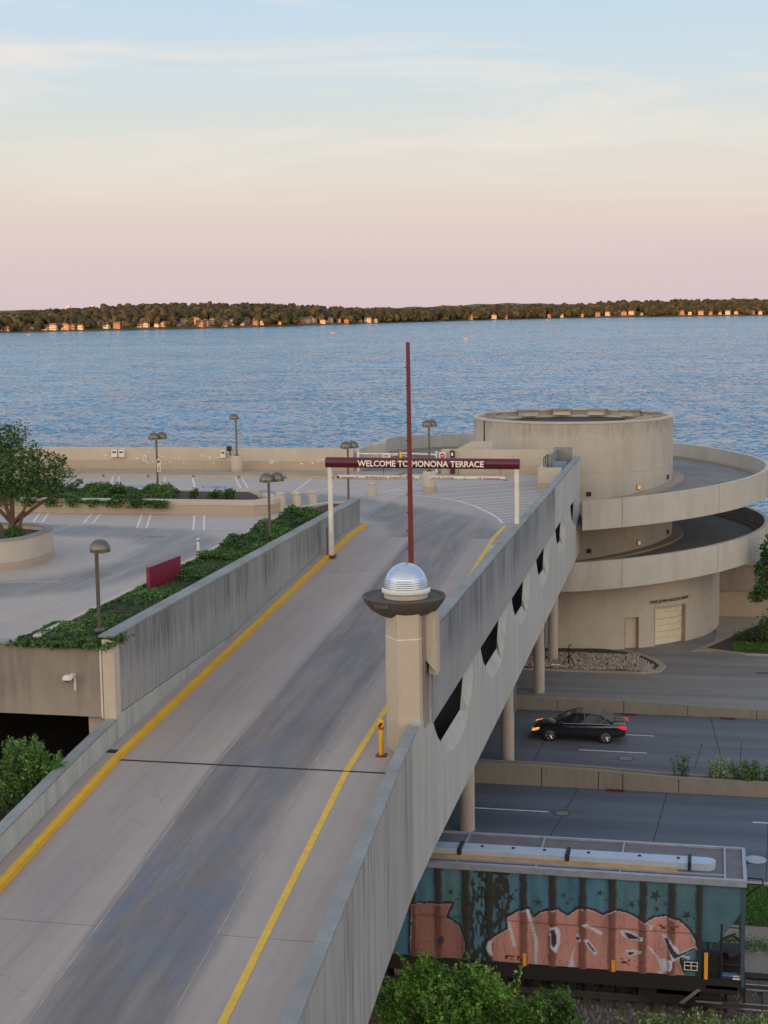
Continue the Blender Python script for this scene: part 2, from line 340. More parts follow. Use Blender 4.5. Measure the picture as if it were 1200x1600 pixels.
for sL, wd, zb_, sill in ((-22.05, 8.3, 7.72, 8.40), (-12.4, 7.8, 7.85, 8.5), (-3.53, 7.3, 8.08, 8.63), (5.67, 7.0, 8.2, 8.76), (14.8, 6.8, 8.35, 8.87), (23.7, 6.2, 8.5, 8.95)):
    sR = sL+wd; zt = ztop_(sL+wd/2); k = len(SH)
    holes.append([(sL+wd*f, zt-(zt-zb_)*g) for f, g in SH])
    bl, br_ = sL+1.5, sR-1.5; sill -= .13; q = []
    for i, (f, g) in enumerate(SH):
        if i <= 4: a = i/4; q.append((sL+.2+(bl-sL-.2)*a, zt+(sill-zt)*a))
        elif i <= 11: a = (i-4)/7; q.append((bl+(br_-bl)*a, sill))
        else: a = (i-11)/5; q.append((br_+(sR-.45-br_)*a, sill+(zt-sill)*a))
    inner_.append(q)
def face(mb, loops, x):
    flat = [p for l in loops for p in l]; tri = tessellate_polygon([[Vector((p[0], p[1], 0)) for p in l] for l in loops]); mb.add([(x, p[0], p[1]) for p in flat], [tuple(t) for t in tri])
b = MB(); face(b, [outer]+holes, 8.6); face(b, [outer]+inner_, 8.32)
n = len(outer); b.add([(8.6, *p) for p in outer]+[(8.32, *p) for p in outer], [(i, (i+1) % n, (i+1) % n+n, i+n) for i in range(n)])
for ho, hi in zip(holes, inner_):
    n = len(ho); b.add([(8.6, *p) for p in ho]+[(8.32, *p) for p in hi], [(i, (i+1) % n, (i+1) % n+n, i+n) for i in range(n)])
wallr = b.build('openwork_wall', M['parapet_low'], br, weld=True)
# slightly proud upper band carrying the dark streaks, in four panels
sp = [-22.2, -12.3, -3.9, 14.3, 30.4]
for a, c in zip(sp[:-1], sp[1:]):
    g = .012
    b = MB(); b.slab([[(a+g, ztop_(a)-.02), (c-g, ztop_(c)-.02), (c-g, 12.47), (a+g, 12.47)]], 8.603, 8.66, 'x')
    b.build('upper_panel', M['parapet'] if c < 20 else M['parapet_low'], br)
b = MB(); b.box(8.3, 8.67, -22.2, 30.45, 12.5, 12.57); b.build('coping', M['coping'], br)
# near parapet
def near(name, w0, w1, top, botf, m_, s0=-62, s1=-25.3, par=br):
    b = MB(); n = 14
    ys = [s0+(s1-s0)*i/n for i in range(n+1)]
    vs = []
    for y in ys:
        for x, z in ((w0, botf(y)), (w1, botf(y)), (w1, zr(y)+top), (w0, zr(y)+top)): vs.append((x+sh(y), y, z))
    fs = [(i*4+k, (i+1)*4+k, (i+1)*4+(k+1) % 4, i*4+(k+1) % 4) for i in range(n) for k in range(4)]+[(0,1,2,3), (n*4+3, n*4+2, n*4+1, n*4)]
    b.add(vs, fs); return b.build(name, m_, par)
near('near_parapet', 8.35, 8.6, 1.02, lambda y: 5.6+min(0, (y+30))*.03, M['parapet_near'], s1=-25.32)
near('near_coping', 8.31, 8.64, 1.08, lambda y: zr(y)+1.023, M['coping'], s1=-24.4)
near('left_parapet', -.83, -.55, .76, lambda y: zr(y)-1.2, M['parapet_low'], s1=-24.25)
near('left_coping', -.86, -.53, .82, lambda y: zr(y)+.763, M['coping'], s1=-24.25)
b = MB()                                            # lower wall along the roadway under the planter wall
b.add([(x, y, z) for y in (-24.2, 8.4) for x, z in ((-.85, zr(y)-.6), (-.53, zr(y)-.6), (-.53, 10.08 if y < 0 else 11.2), (-.85, 10.08 if y < 0 else 11.2))] , [(0,1,2,3), (7,6,5,4), (0,4,5,1), (1,5,6,2), (2,6,7,3), (3,7,4,0)])
b = MB(); b.slab([[(-24.2, 8.6), (-10.8, 9.5), (-10.8, 10.08), (-24.2, 10.08)]], -.85, -.535, 'x'); b.build('lower_wall', M['parapet_low'], br)
# yellow kerb, gutter strip
def strip(name, w0, w1, h, y0, y1, m_, par=br, n=None, zf=zr, z0=-.3):
    n = n or max(2, int((y1-y0)/3)); b = MB(); vs = []
    if y0 < -25.3 < y1: ys = sorted(set([y0+(y1-y0)*i/n for i in range(n+1)]+[-25.3]))
    else: ys = [y0+(y1-y0)*i/n for i in range(n+1)]
    if y0 < 4.5 < y1: ys = sorted(set(ys+[4.5]))
    n = len(ys)-1
    for y in ys:
        for x, z in ((w0, z0), (w1, z0), (w1, h), (w0, h)): vs.append((x+sh(y), y, zf(y)+z))
    fs = [(i*4+k, (i+1)*4+k, (i+1)*4+(k+1) % 4, i*4+(k+1) % 4) for i in range(n) for k in range(4)]+[(0,1,2,3), (n*4+3, n*4+2, n*4+1, n*4)]
    b.add(vs, fs); return b.build(name, m_, par)
strip('gutter_strip', -.53, -.19, .14, -62, 7.9, M['deck'])
strip('yellow_kerb', -.19, .0, .16, -62, 7.9, M['kerb_yellow'])
strip('edge_line', 6.64, 6.82, .006, -62, 8.8, M['line_yellow'], z0=.004)
strip('lane_joint', 2.87, 2.90, .005, -62, 18, M['joint'], z0=.003)
strip('lane_joint', 5.655, 5.68, .005, -62, 11, M['joint'], z0=.003)
tj = MB()
for y in (-25.35,): tj.box(.0+sh(y), 8.2+sh(y), y-.05, y+.05, zr(y)-.1, zr(y)+.006)
tj.box(-.5, -.2, -25.2, -24.9, zr(-25)-.1, zr(-25)+.146)
tj.build('expansion_joint', M['black'], br)
tj = MB()
for y in (-35.4, -46): tj.box(.0+sh(y), 8.2+sh(y), y-.01, y+.01, zr(y)-.1, zr(y)+.004)
tj.split('crack_line', M['under'], br)
for y, wy in ((27.7, 7.2), (19.8, 7.2), (5.9, 7.2), (-3.9, 6.75), (-18.5, 6.9)):
    for x in (wy, 1.2):
        z1 = 6.04 if x > 5 or True else 6
        MB().lathe([(.32, -.1), (.32, z1)], (x, y, 0), 24).build('column', M['column'], br, smooth=True)
b = MB(); b.box(7.53, 7.6, 19.7, 19.95, 2.6, 3.9); b.build('sign_plate', M['steel'], br)
b = MB(); b.box(7.53, 7.6, 5.8, 6.05, 2.6, 3.9); b.build('sign_plate', M['steel'], br)
b = MB(); b.path([(6.2, -5, 6.1), (6.2, -5, 4.6), (5.6, -5, 4.4), (5.2, -5, 4.4), (5.2, -5, 6.1)], .11); b.path([(6.8, 26.6, 6.1), (6.8, 26.6, .1)], .05); b.split('drain_pipe', M['black'], br)
# stubs on the inside of the parapet
for y in (-3.9, 10.4):
    b = MB(); b.box(7.72, 8.115, y-.45, y+.45, zr(y)-.1, 12.15); b.build('parapet_stub', M['cream'], br)
# ------------------------------------------------------------------ parking deck
pk = thing('parking_deck', (-12, 5, 0), 'open rooftop parking deck left of the ramp with painted bays and brown stained front', 'parking deck')
wear_sheet('deck_surface', M['plaza'], pk, np.append(np.arange(-45, -1.1, .35), -.92), np.arange(-24.1, 32.1, .35), lambda y: 11.2, wear_plaza)
wear_sheet('deck_surface', M['deck'], pk, np.append(np.arange(-.92, 8.2, .3), 8.29), np.append(np.arange(4.5, 32.0, .3), 32.1), lambda y: 11.2, wear_plaza)
b = MB(); b.box(-45, -.92, -23.8, 32, 10.2, 11.18); b.box(-.92, 8.14, 8.42, 32, 10.2, 11.18); b.build('deck_slab', M['under'], pk)
b = MB(); b.box(-45, -.94, -24.2, -23.85, 10.02, 12.16); b.build('front_fascia', M['fascia'], pk)
b = MB(); b.box(-45, -.96, -24.25, -23.8, 12.163, 12.22); b.build('front_coping', M['coping'], pk)
b = MB(); b.box(-.92, -.55, -24.22, -23.8, 9.95, 12.38); b.build('corner_pier', M['cream'], pk)
b = MB(); b.box(-1.0, -.95, -24.23, -24.19, 10.0, 12.1); b.build('white_drip', M['white'], pk)
b = MB(); b.slab([[(-23.8, 10.11), (8.5, 10.11), (8.5, 12.45), (-23.8, 12.45)]], -.92, -.55, 'x'); b.build('planter_wall', M['wall_left'], pk)
b = MB(); b.box(-1.0, -.5, -24.26, 8.55, 12.453, 12.52); b.build('planter_coping', M['coping'], pk)
# planter back kerb + rounded end
bk = [(-3.3, -23.8), (-3.05, -23.8), (-3.05, 3.8), (-2.7, 6.6), (-1.9, 8.2), (-1.0, 8.2), (-1.0, 8.5), (-2.1, 8.5), (-2.95, 6.8), (-3.3, 4)]
MB().prism(bk, 11.0, 12.35).build('planter_kerb', M['cream'], pk)
MB().prism([(-3.06, -23.8), (-.93, -23.8), (-.93, 8.1), (-2.0, 8.1), (-3.0, 4)], 11.2, 12.28).build('planter_soil', M['dirt'], pk)
for x in (-1.26, -9, -18, -27): box('garage_column', M['column'], pk, x-.3, x+.28, -23.9, -23.3, 0, 10.15)
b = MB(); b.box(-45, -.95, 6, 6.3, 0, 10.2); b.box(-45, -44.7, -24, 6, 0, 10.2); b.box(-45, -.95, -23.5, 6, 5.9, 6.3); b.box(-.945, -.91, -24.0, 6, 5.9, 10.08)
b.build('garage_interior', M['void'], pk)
# painted bays
lw = MB(); lb = MB()
def line(mb, p, q, w=.1, z=11.204):
    p = Vector(p); q = Vector(q); d = (q-p).normalized(); n = Vector((-d.y, d.x))*w/2
    mb.add([(p.x-n.x, p.y-n.y, z), (q.x-n.x, q.y-n.y, z), (q.x+n.x, q.y+n.y, z), (p.x+n.x, p.y+n.y, z)], [(0,1,2,3)])
def U(x0, y0, x1, y1, gap=.5):
    line(lw, (x0, y0), (x1, y1)); line(lw, (x0+gap, y0), (x1+gap, y1)); line(lw, (x0-.05, y0), (x0+gap+.05, y0), z=11.207)
U(-14.9, 7.4, -15.9, 10.85); U(-17.7, 7.4, -18.9, 10.85); U(-20.6, 7.4, -21.9, 10.85); U(-11.5, 6.1, -13.05, 10.85); U(-8.4, 5.7, -10.1, 10.85, .55)
for i in range(6):
    y = 6.2+i*.85; line(lw, (-7.7-(y-5.7)*.32, y), (-4.3, y+.15), .08)
for x in (-24.5, -19.7, -11.3): line(lw, (x, 23), (x-2.1, 28.5)); line(lw, (x+.45, 23), (x-1.65, 28.5))
line(lw, (-16, 22.6), (-18.3, 28.7), .14); line(lw, (-14.1, 22.6), (-16.4, 28.8), .14)
for i in range(7): y = 23+i*.85; line(lw, (-16.1-(y-22.6)*.37, y), (-14.2-(y-22.6)*.37, y-.3), .08)
line(lw, (-24, 22.2), (-11, 22.6), .08); line(lw, (-8.3, 28.6), (-7.5, 20.8), .1); line(lw, (-7.5, 20.8), (-4, 26), .08); line(lw, (-8.3, 28.0), (-2.5, 26.6), .08)
for x, y in ((-17.6, 22.9), (-13, 22.9)):
    for dy in (0, .9): line(lb, (x-.75-dy*.3, y+dy), (x+.75-dy*.3, y+dy), .16)
    for dx in (-.7, .7): line(lb, (x+dx, y), (x+dx-.3, y+.9), .16, 11.208)
    line(lb, (x-.4, y+.3), (x+.1, y+.6), .2, 11.209); line(lb, (x-.1, y+.35), (x+.4, y+.3), .16, 11.211)
line(lw, (-16, -8), (-12.8, -5.4), .09); line(lw, (-11.2, -9.4), (-9, -9), .06)
# striped no-go island
bd = [(-2.2, 21.55), (-.4, 20.6), (1.28, 19.75), (2.7, 18.4), (4.0, 16.3), (5.3, 13.4), (6.1, 11.2), (6.5, 9.6)]
for p, q in zip(bd[:-1], bd[1:]): line(lw, p, q, .13, 11.207)
line(lw, (-2.2, 21.55), (-1.0, 26.5), .1, 11.207); line(lw, (-1.0, 26.5), (1.5, 31), .1, 11.207)
def bx_(y):
    for (x0, y0), (x1, y1) in zip(bd[:-1], bd[1:]):
        if y1 <= y <= y0: return x0+(x1-x0)*(y0-y)/(y0-y1)
    return None
y = 10.0
while y < 32:
    for x in [0]:
        # each stripe starts on the boundary and runs right and away from it
        x0 = bx_(y) if y < 21.5 else -2.1+(y-21.5)*.35
        if x0 is None: continue
        L_ = 8.0-x0; k = 1.15; x1 = x0+L_; y1 = y+L_*k*.75
        if y1 > 31.9: x1 = x0+(31.9-y)/(k*.75); y1 = 31.9
        if x1 > x0+.3: line(lw, (x0, y), (x1, y1), .11)
    y += .92
lw.split('bay_line', M['line_white'], pk, recalc=False); lb.split('wheelchair_mark', M['line_blue'], pk, recalc=False)
b = MB(); b.box(-8.7, -7.7, -7.9, -6.7, 11.2, 11.206); b.box(-9.9, -9.0, 3.0, 3.4, 11.2, 11.205); b.split('drain_grate', M['under'], pk)
b = MB(); b.box(-45, -3, 28.6, 31.9, 11.15, 11.34); b.build('back_pavement', M['walk'], pk)
b = MB()
for x in np.arange(-44, -3.5, 3.1): b.box(x, x+2.9, 28.42, 28.59, 11.15, 11.36)
b.build('pavement_kerb', M['cream_dark'], pk)
# ------------------------------------------------------------------ lake parapet wall (two runs)
sw = thing('parapet_wall', (-26, 32.2, 11.2), 'long cream concrete parapet along the lake side of the parking deck', 'wall')
b = MB(); b.box(-60, -6.4, 32.1, 32.45, 10.2, 12.8); b.build('wall_face', M['cream'], sw)
b = MB(); b.box(-60, -6.42, 32.06, 32.1-.002, 11.3, 11.95); b.build('stained_foot', M['cream_dark'], sw)
b = MB()
for i in range(34):
    x = -24+16*rng.random(); z = 11.75+.9*rng.random()*rng.random(); w = .06+.22*rng.random(); b.box(x, x+w, 32.05, 32.057, z, z+.03+.09*rng.random())
b.build('flaked_patches', M['white'], sw)
s2 = thing('parapet_wall', (4, 32.2, 11.2), 'short cream parapet between the white gate and the round tower, behind the maroon beam', 'wall')
b = MB(); b.box(-.5, 8.1, 32.1, 32.45, 10.2, 12.78); b.build('wall_face', M['cream'], s2)
b = MB(); b.box(-.5, 8.1, 32.05, 32.098, 11.2, 11.8); b.build('stained_foot', M['cream_dark'], s2)
# ------------------------------------------------------------------ stair enclosure at the far end of the parapet
st = thing('stair_enclosure', (7.4, 24, 11.2), 'low cream concrete stair box inside the end of the ramp parapet', 'enclosure')
b = MB(); b.box(6.7, 8.1, 23.9, 24.15, 11.2, 12.5); b.box(6.7, 6.95, 24.152, 31, 11.2, 12.5); b.build('wall', M['cream'], st)
b = MB(); b.box(6.66, 8.1, 23.85, 23.898, 11.2, 11.6); b.build('stained_foot', M['cream_dark'], st)
b = MB(); b.box(6.96, 8.1, 24.2, 31, 11.25, 11.5); b.build('dark_floor', M['void'], st)
b = MB(); b.box(6.96, 8.1, 30.6, 30.9, 11.5, 13.1); b.box(7.0, 7.2, 26.6, 30.6, 11.5, 13.0); b.build('stair_head', M['coping'], st)
b = MB(); b.path([(7.0, 24.3, 12.55), (7.0, 24.3, 13.05), (7.0, 26.4, 13.05), (7.0, 26.4, 12.5)], .03); b.path([(7.0, 25.3, 12.5), (7.0, 25.3, 13.05)], .03); b.build('handrail', M['black'], st)
b = MB(); b.box(7.25, 8.1, 26.7, 26.8, 12.2, 12.6); b.build('blue_panel', plain('blue_steel', (.16, .26, .36), .5), st)
# ------------------------------------------------------------------ planted kerb island in the lot
pl = thing('planter_island', (-14, 13.5, 11.2), 'long low cream planter wall with hedge, between the two rows of parking bays', 'planter')
outl = [(-40, 10.95), (-6.9, 11.15), (-6.1, 11.7), (-5.9, 12.6), (-6.4, 13.6), (-8.5, 15.9), (-40, 16.3)]
inl = [(-40, 11.35), (-7.1, 11.55), (-6.6, 12.2), (-6.9, 13.3), (-8.7, 15.6), (-40, 15.95)]
b = MB(); loops = [outl, inl]
flat = outl+inl; tri = tessellate_polygon([[Vector((p[0], p[1], 0)) for p in l] for l in ([outl, inl])])
MB().prism(outl, 11.2, 11.72).build('planter_base', M['cream_dark'], pl)
b = MB()
for i in range(len(outl)-1):
    (x0, y0), (x1, y1) = outl[i], outl[i+1]
    j = i if i < len(inl) else len(inl)-1; j1 = min(i+1, len(inl)-1)
b.prism([(-40, 10.93), (-6.85, 11.13), (-6.0, 11.7), (-5.85, 12.6), (-6.35, 13.65), (-7.2, 14.6), (-7.5, 14.3), (-6.9, 13.4), (-6.5, 12.3), (-7.1, 11.5), (-40, 11.33)], 11.722, 11.98)
b.box(-40, -8, 15.9, 16.35, 11.722, 11.95); b.build('rim', M['cream'], pl)
MB().prism([(-40, 11.34), (-7.2, 11.52), (-6.9, 12.4), (-7.6, 14.2), (-8.6, 15.88), (-40, 15.89)], 11.7, 11.86).build('soil', M['dirt'], pl)
b = MB(); b.box(-13.5, -11.4, 10.85, 10.94, 11.84, 11.9); b.box(-20, -18.6, 10.85, 10.94, 11.84, 11.9); b.split('rim_slot', M['under'], pl)
# bollards
for i, (x, y, h, lab) in enumerate([(-6.75, 12.0, 1.05, 'leftmost pale concrete bollard at the end of the planter island'), (-5.2, 13.4, 1.0, 'middle pale concrete bollard at the end of the planter island'), (-4.55, 14.4, .95, 'rightmost pale concrete bollard at the end of the planter island'), (-2.55, 20.4, .75, 'squat cream concrete block behind the double lamp near the beam')]):
    if i == 0: x, y = -5.9, 12.8
    t = thing('bollard', (x, y, 11.2), lab, 'bollard', 'concrete bollards on the parking deck')
    MB().lathe([(.0, 0), (.26, 0), (.26, h-.16), (.22, h-.16), (.22, h-.1), (.27, h-.1), (.25, h), (0, h+.03)], (x, y, 11.2), 20).build('post', M['cream'], t, smooth=True)
# ------------------------------------------------------------------ round planter with tree
def rrect(x0, x1, y0, y1, r, n=8):
    pts = []
    for cx, cy, a in ((x1-r, y0+r, -90), (x1-r, y1-r, 0), (x0+r, y1-r, 90), (x0+r, y0+r, 180)):
        for i in range(n+1): t = R(a+90*i/n); pts.append((cx+r*math.cos(t), cy+r*math.sin(t)))
    return pts
tp = thing('tree_planter', (-15, -4.4, 11.2), 'large rounded cream concrete planter holding the tree at the left edge', 'planter')
def ringwall(mb, po, pi, z0, z1):
    n = len(po); vs = [(*p, z0) for p in po]+[(*p, z1) for p in po]+[(*p, z1) for p in pi]+[(*p, z0) for p in pi]
    mb.add(vs, [(k*n+i, k*n+(i+1) % n, ((k+1) % 4)*n+(i+1) % n, ((k+1) % 4)*n+i) for k in range(4) for i in range(n)])
b = MB(); ringwall(b, rrect(-19.5, -11.75, -7.3, -1.6, 2.3), rrect(-19.2, -12.05, -7.0, -1.9, 2.0), 11.5, 12.44); b.build('wall', M['cream'], tp, smooth=True)
b = MB(); ringwall(b, rrect(-19.55, -11.7, -7.35, -1.55, 2.35), rrect(-19.15, -12.1, -6.95, -1.95, 1.95), 12.443, 12.5); b.build('rim', M['coping'], tp, smooth=True)
b = MB(); ringwall(b, rrect(-19.54, -11.71, -7.34, -1.56, 2.34), rrect(-19.2, -12.05, -7.0, -1.9, 2.0), 11.15, 11.497); b.build('stained_foot', M['cream_dark'], tp, smooth=True)
MB().prism(rrect(-19.2, -12.05, -7.0, -1.9, 2.0), 11.2, 12.25).build('soil', M['dirt'], tp)
# ------------------------------------------------------------------ foliage helpers
def leaf_mesh(name, pts, size, mat_, parent=None, flat=.3, var=None, aspect=.55):
    pts = np.asarray(pts); n = len(pts); off = np.array(parent.location) if parent else np.zeros(3)
    a = rng.normal(size=(n, 3)); a[:, 2] *= flat+.4; a /= np.linalg.norm(a, axis=1)[:, None]
    c = rng.normal(size=(n, 3)); c[:, 2] += .6; b_ = np.cross(a, c); b_ /= np.linalg.norm(b_, axis=1)[:, None]+1e-9
    sz = (size*(.45+1.1*rng.random(n)**1.5))[:, None]; a *= sz; b_ *= sz*aspect
    V = np.stack([pts-a, pts-b_, pts+a, pts+b_], 1).reshape(-1, 3)-off
    me = D.meshes.new(name); me.vertices.add(4*n); me.vertices.foreach_set('co', V.reshape(-1).astype(np.float32))
    me.loops.add(4*n); me.loops.foreach_set('vertex_index', np.arange(4*n, dtype=np.int32))
    me.polygons.add(n); me.polygons.foreach_set('loop_start', np.arange(0, 4*n, 4, dtype=np.int32))
    me.update(calc_edges=True)
    v = (var if var is not None else rng.random(n)); at = me.attributes.new('var', 'FLOAT', 'POINT'); at.data.foreach_set('value', np.repeat(np.clip(v, 0, 1), 4).astype(np.float32))
    me.materials.append(mat_); o = D.objects.new(name, me); COL.objects.link(o); o.parent = parent; return o
def lobes_points(lobes, n_per, shell=.55):
    P = []; VV = []
    for (x, y, z, rx, ry, rz) in lobes:
        n = int(n_per*(rx*ry*rz)**(2/3)*3); d = rng.normal(size=(n, 3)); d /= np.linalg.norm(d, axis=1)[:, None]
        r = (shell+(1-shell)*rng.random(n)**.6)*(1+.12*np.sin(d[:, 0]*7+x*3)+.1*np.sin(d[:, 1]*9+z*5))*(1+.2*np.abs(rng.normal(size=n))*(rng.random(n) < .35))
        P.append(np.array([x, y, z])+d*r[:, None]*np.array([rx, ry, rz])); base = rng.random()*.5
        VV.append(np.clip(base+.5*rng.random(n), 0, 1))
    return np.concatenate(P), np.concatenate(VV)
def blob_lobes(c, ext, k, r0, r1, seed=0):
    rs = np.random.default_rng(seed); out = []
    for i in range(k):
        d = rs.normal(size=3); d /= np.linalg.norm(d); q = rs.random()**.45
        r = r0+(r1-r0)*rs.random(); out.append((c[0]+d[0]*ext[0]*q, c[1]+d[1]*ext[1]*q, c[2]+d[2]*ext[2]*q, r, r, r*.8))
    return out
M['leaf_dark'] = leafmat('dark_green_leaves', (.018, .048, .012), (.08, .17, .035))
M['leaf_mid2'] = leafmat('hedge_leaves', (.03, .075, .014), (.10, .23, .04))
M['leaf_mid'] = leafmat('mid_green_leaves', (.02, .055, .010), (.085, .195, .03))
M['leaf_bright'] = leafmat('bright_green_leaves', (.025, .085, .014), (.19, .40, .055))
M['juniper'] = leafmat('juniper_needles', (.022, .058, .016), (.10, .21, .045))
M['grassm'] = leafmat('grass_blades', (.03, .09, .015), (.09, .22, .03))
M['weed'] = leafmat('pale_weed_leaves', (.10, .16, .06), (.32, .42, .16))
M['bark'] = plain('bark', (.13, .09, .06), .9, var=.6, s=8, bmp=.6)
def limbs(mb, base, tips, r, seed=0):
    rs = random.Random(seed)
    for t in tips:
        p = Vector(base); q = Vector(t); mid = p.lerp(q, .5)+Vector((rs.uniform(-.2, .2), rs.uniform(-.2, .2), rs.uniform(-.1, .2)))
        mb.tube(p, mid, r, r*.65, 7); mb.tube(mid, q, r*.65, r*.25, 7)
        for k in range(3):
            e = q+Vector((rs.uniform(-.7, .7), rs.uniform(-.7, .7), rs.uniform(.0, .7))); mb.tube(mid.lerp(q, .3+.3*k), e, r*.3, r*.08, 5)
# tree in the planter
tr = thing('tree', (-13.2, -4.4, 12.25), 'small dark leafy tree growing in the rounded planter at the left edge', 'tree')
b = MB(); tips = [(-14.6, -4.6, 14.6), (-13.6, -3.8, 15.2), (-12.6, -4.6, 14.6), (-12.0, -4.9, 14.2), (-10.5, -4.7, 14.5), (-13.9, -5.1, 15.4), (-13.2, -4.2, 15.8)]
b.tube((-13.25, -4.4, 12.2), (-13.15, -4.4, 12.9), .2, .16, 9); limbs(b, (-13.15, -4.4, 12.85), tips, .1, 3)
b.tube((-13.5, -4.3, 12.2), (-14.3, -4.4, 13.8), .09, .05, 7); b.tube((-12.95, -4.6, 12.2), (-12.3, -4.7, 13.9), .09, .05, 7)
b.build('trunk', M['bark'], tr, smooth=True)
lob = [(-13.9, -4.4, 15.6, 1.6, 1.5, 1.3), (-12.6, -4.6, 15.2, 1.25, 1.3, 1.0), (-15.2, -4.4, 15.3, 1.5, 1.4, 1.3), (-13.5, -4.2, 16.5, 1.1, 1.1, .85), (-11.6, -4.6, 15.0, .8, .9, .6), (-12.0, -4.6, 14.4, .9, .9, .45), (-14.6, -4.6, 14.5, 1.2, 1.2, .5), (-13.0, -5, 14.5, .8, .8, .4), (-11.0, -4.6, 14.6, .45, .5, .35), (-11.9, -4.3, 15.9, .45, .45, .35), (-14.8, -4.4, 16.5, .9, .9, .6), (-10.6, -4.6, 15.1, .5, .5, .3), (-10.2, -4.6, 14.5, .38, .4, .22), (-11.0, -4.4, 15.6, .5, .5, .35), (-9.9, -4.6, 14.75, .2, .3, .12)]
P, V = lobes_points(lob, 520, .25); leaf_mesh('crown', P, .07, M['leaf_dark'], tr, var=V)
b = MB()
for x, z in ((-14.0, 14.95), (-13.6, 15.05), (-14.3, 14.8)): b.lathe([(0, -.09), (.09, 0), (0, .09)], (x, -5.9, z), 10)
b.build('red_blossom', M['red'], tr)
t = thing('shrub', (-12.4, -4.9, 12.25), 'low round dark shrub under the tree in the rounded planter', 'shrub')
P, V = lobes_points(blob_lobes((-12.75, -4.9, 12.5), (.35, .5, .2), 7, .3, .45, 5), 900, .5); leaf_mesh('foliage', P, .05, M['leaf_dark'], t, var=V)
b = MB(); b.tube((-12.5, -4.9, 12.2), (-12.5, -4.9, 12.6), .04); b.build('stem', M['bark'], t)
b = MB(); b.slab([[(-14.15, 12.3), (-13.95, 12.3), (-14.35, 13.6), (-14.55, 13.6)]], -5.4, -5.3, 'y'); o = b.build('plank', M['rust']); tag(o, 'slanted rust red board leaning beside the tree trunk in the planter', 'board')
# hedge / juniper beds
def bed(name, label, cat, poly_x, poly_y, z, n, size, mat_, h=.35, loc=None, lump=1.2, seed=1, over=0):
    rs = np.random.default_rng(seed); x = rs.uniform(poly_x[0], poly_x[1], n); y = rs.uniform(poly_y[0], poly_y[1], n)
    hh = .45+.55*(np.sin(x*2.1/lump+seed)*np.sin(y*1.7/lump+seed*2)+.35*np.sin(x*5.3)*np.sin(y*4.1+seed)); hh = np.clip(hh, .25, 1.4)*(.75+.5*rs.random(n))
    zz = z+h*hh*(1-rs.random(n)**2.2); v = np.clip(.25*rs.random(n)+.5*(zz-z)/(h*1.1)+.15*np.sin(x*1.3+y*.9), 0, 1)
    o = leaf_mesh(name, np.stack([x, y, zz], 1), size, mat_, None, flat=.2, var=v); return tag(o, label, cat, kind='stuff')
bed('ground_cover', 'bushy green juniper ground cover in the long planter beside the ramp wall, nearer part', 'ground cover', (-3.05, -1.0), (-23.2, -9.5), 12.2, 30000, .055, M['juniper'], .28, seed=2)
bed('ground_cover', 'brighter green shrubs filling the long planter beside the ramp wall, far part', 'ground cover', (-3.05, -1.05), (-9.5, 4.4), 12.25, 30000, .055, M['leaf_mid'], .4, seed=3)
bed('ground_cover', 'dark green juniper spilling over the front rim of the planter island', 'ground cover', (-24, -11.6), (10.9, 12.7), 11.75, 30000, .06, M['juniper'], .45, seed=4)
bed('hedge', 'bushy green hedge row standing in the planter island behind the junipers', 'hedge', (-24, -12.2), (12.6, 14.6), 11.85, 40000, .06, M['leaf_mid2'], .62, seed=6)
# drooping tufts over rims
P = []; 
for cx in (-22.6, -21.0, -19.6, -18.2, -17, -15.8, -14.6, -13.4, -12.4, -11.9):
    n = int(120+220*rng.random()); P.append(np.stack([cx+rng.normal(0, .22, n), 10.86+rng.normal(0, .05, n), 11.95-rng.random(n)**1.8*.4], 1))
for i in range(5): 
    n = 110; cx = -3.4+.6*i; P.append(np.stack([cx+rng.normal(0, .25, n), -24.28+rng.normal(0, .06, n), 12.28-rng.random(n)*.16], 1))
n = 200; P.append(np.stack([-.55+rng.normal(0, .1, n), -23.9+rng.normal(0, .35, n), 12.5-rng.random(n)*.3], 1))
tag(leaf_mesh('trailing_foliage', np.concatenate(P), .08, M['juniper'], None, flat=.2), 'tufts of juniper trailing over the concrete rims', 'foliage', kind='stuff')
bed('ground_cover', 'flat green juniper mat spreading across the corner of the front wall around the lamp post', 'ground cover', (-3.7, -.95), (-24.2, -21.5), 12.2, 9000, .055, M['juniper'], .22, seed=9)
for i, (x, r, lab) in enumerate(((-10.75, .5, 'leftmost of three small shrubs in the bare soil of the planter island'), (-9.65, .5, 'middle one of three small shrubs in the bare soil of the planter island'), (-8.75, .62, 'rightmost of three small shrubs in the bare soil of the planter island'))):
    t = thing('shrub', (x, 12.9, 11.85), lab, 'shrub', 'small shrubs in the planter island')
    P, V = lobes_points(blob_lobes((x, 12.9, 12.1), (r*.6, r*.5, .2), 5, r*.4, r*.55, i+20), 700, .4); leaf_mesh('foliage', P, .06, M['leaf_dark'], t, var=V)
    MB().tube((x, 12.9, 11.8), (x, 12.9, 12.1), .03).build('stem', M['bark'], t)
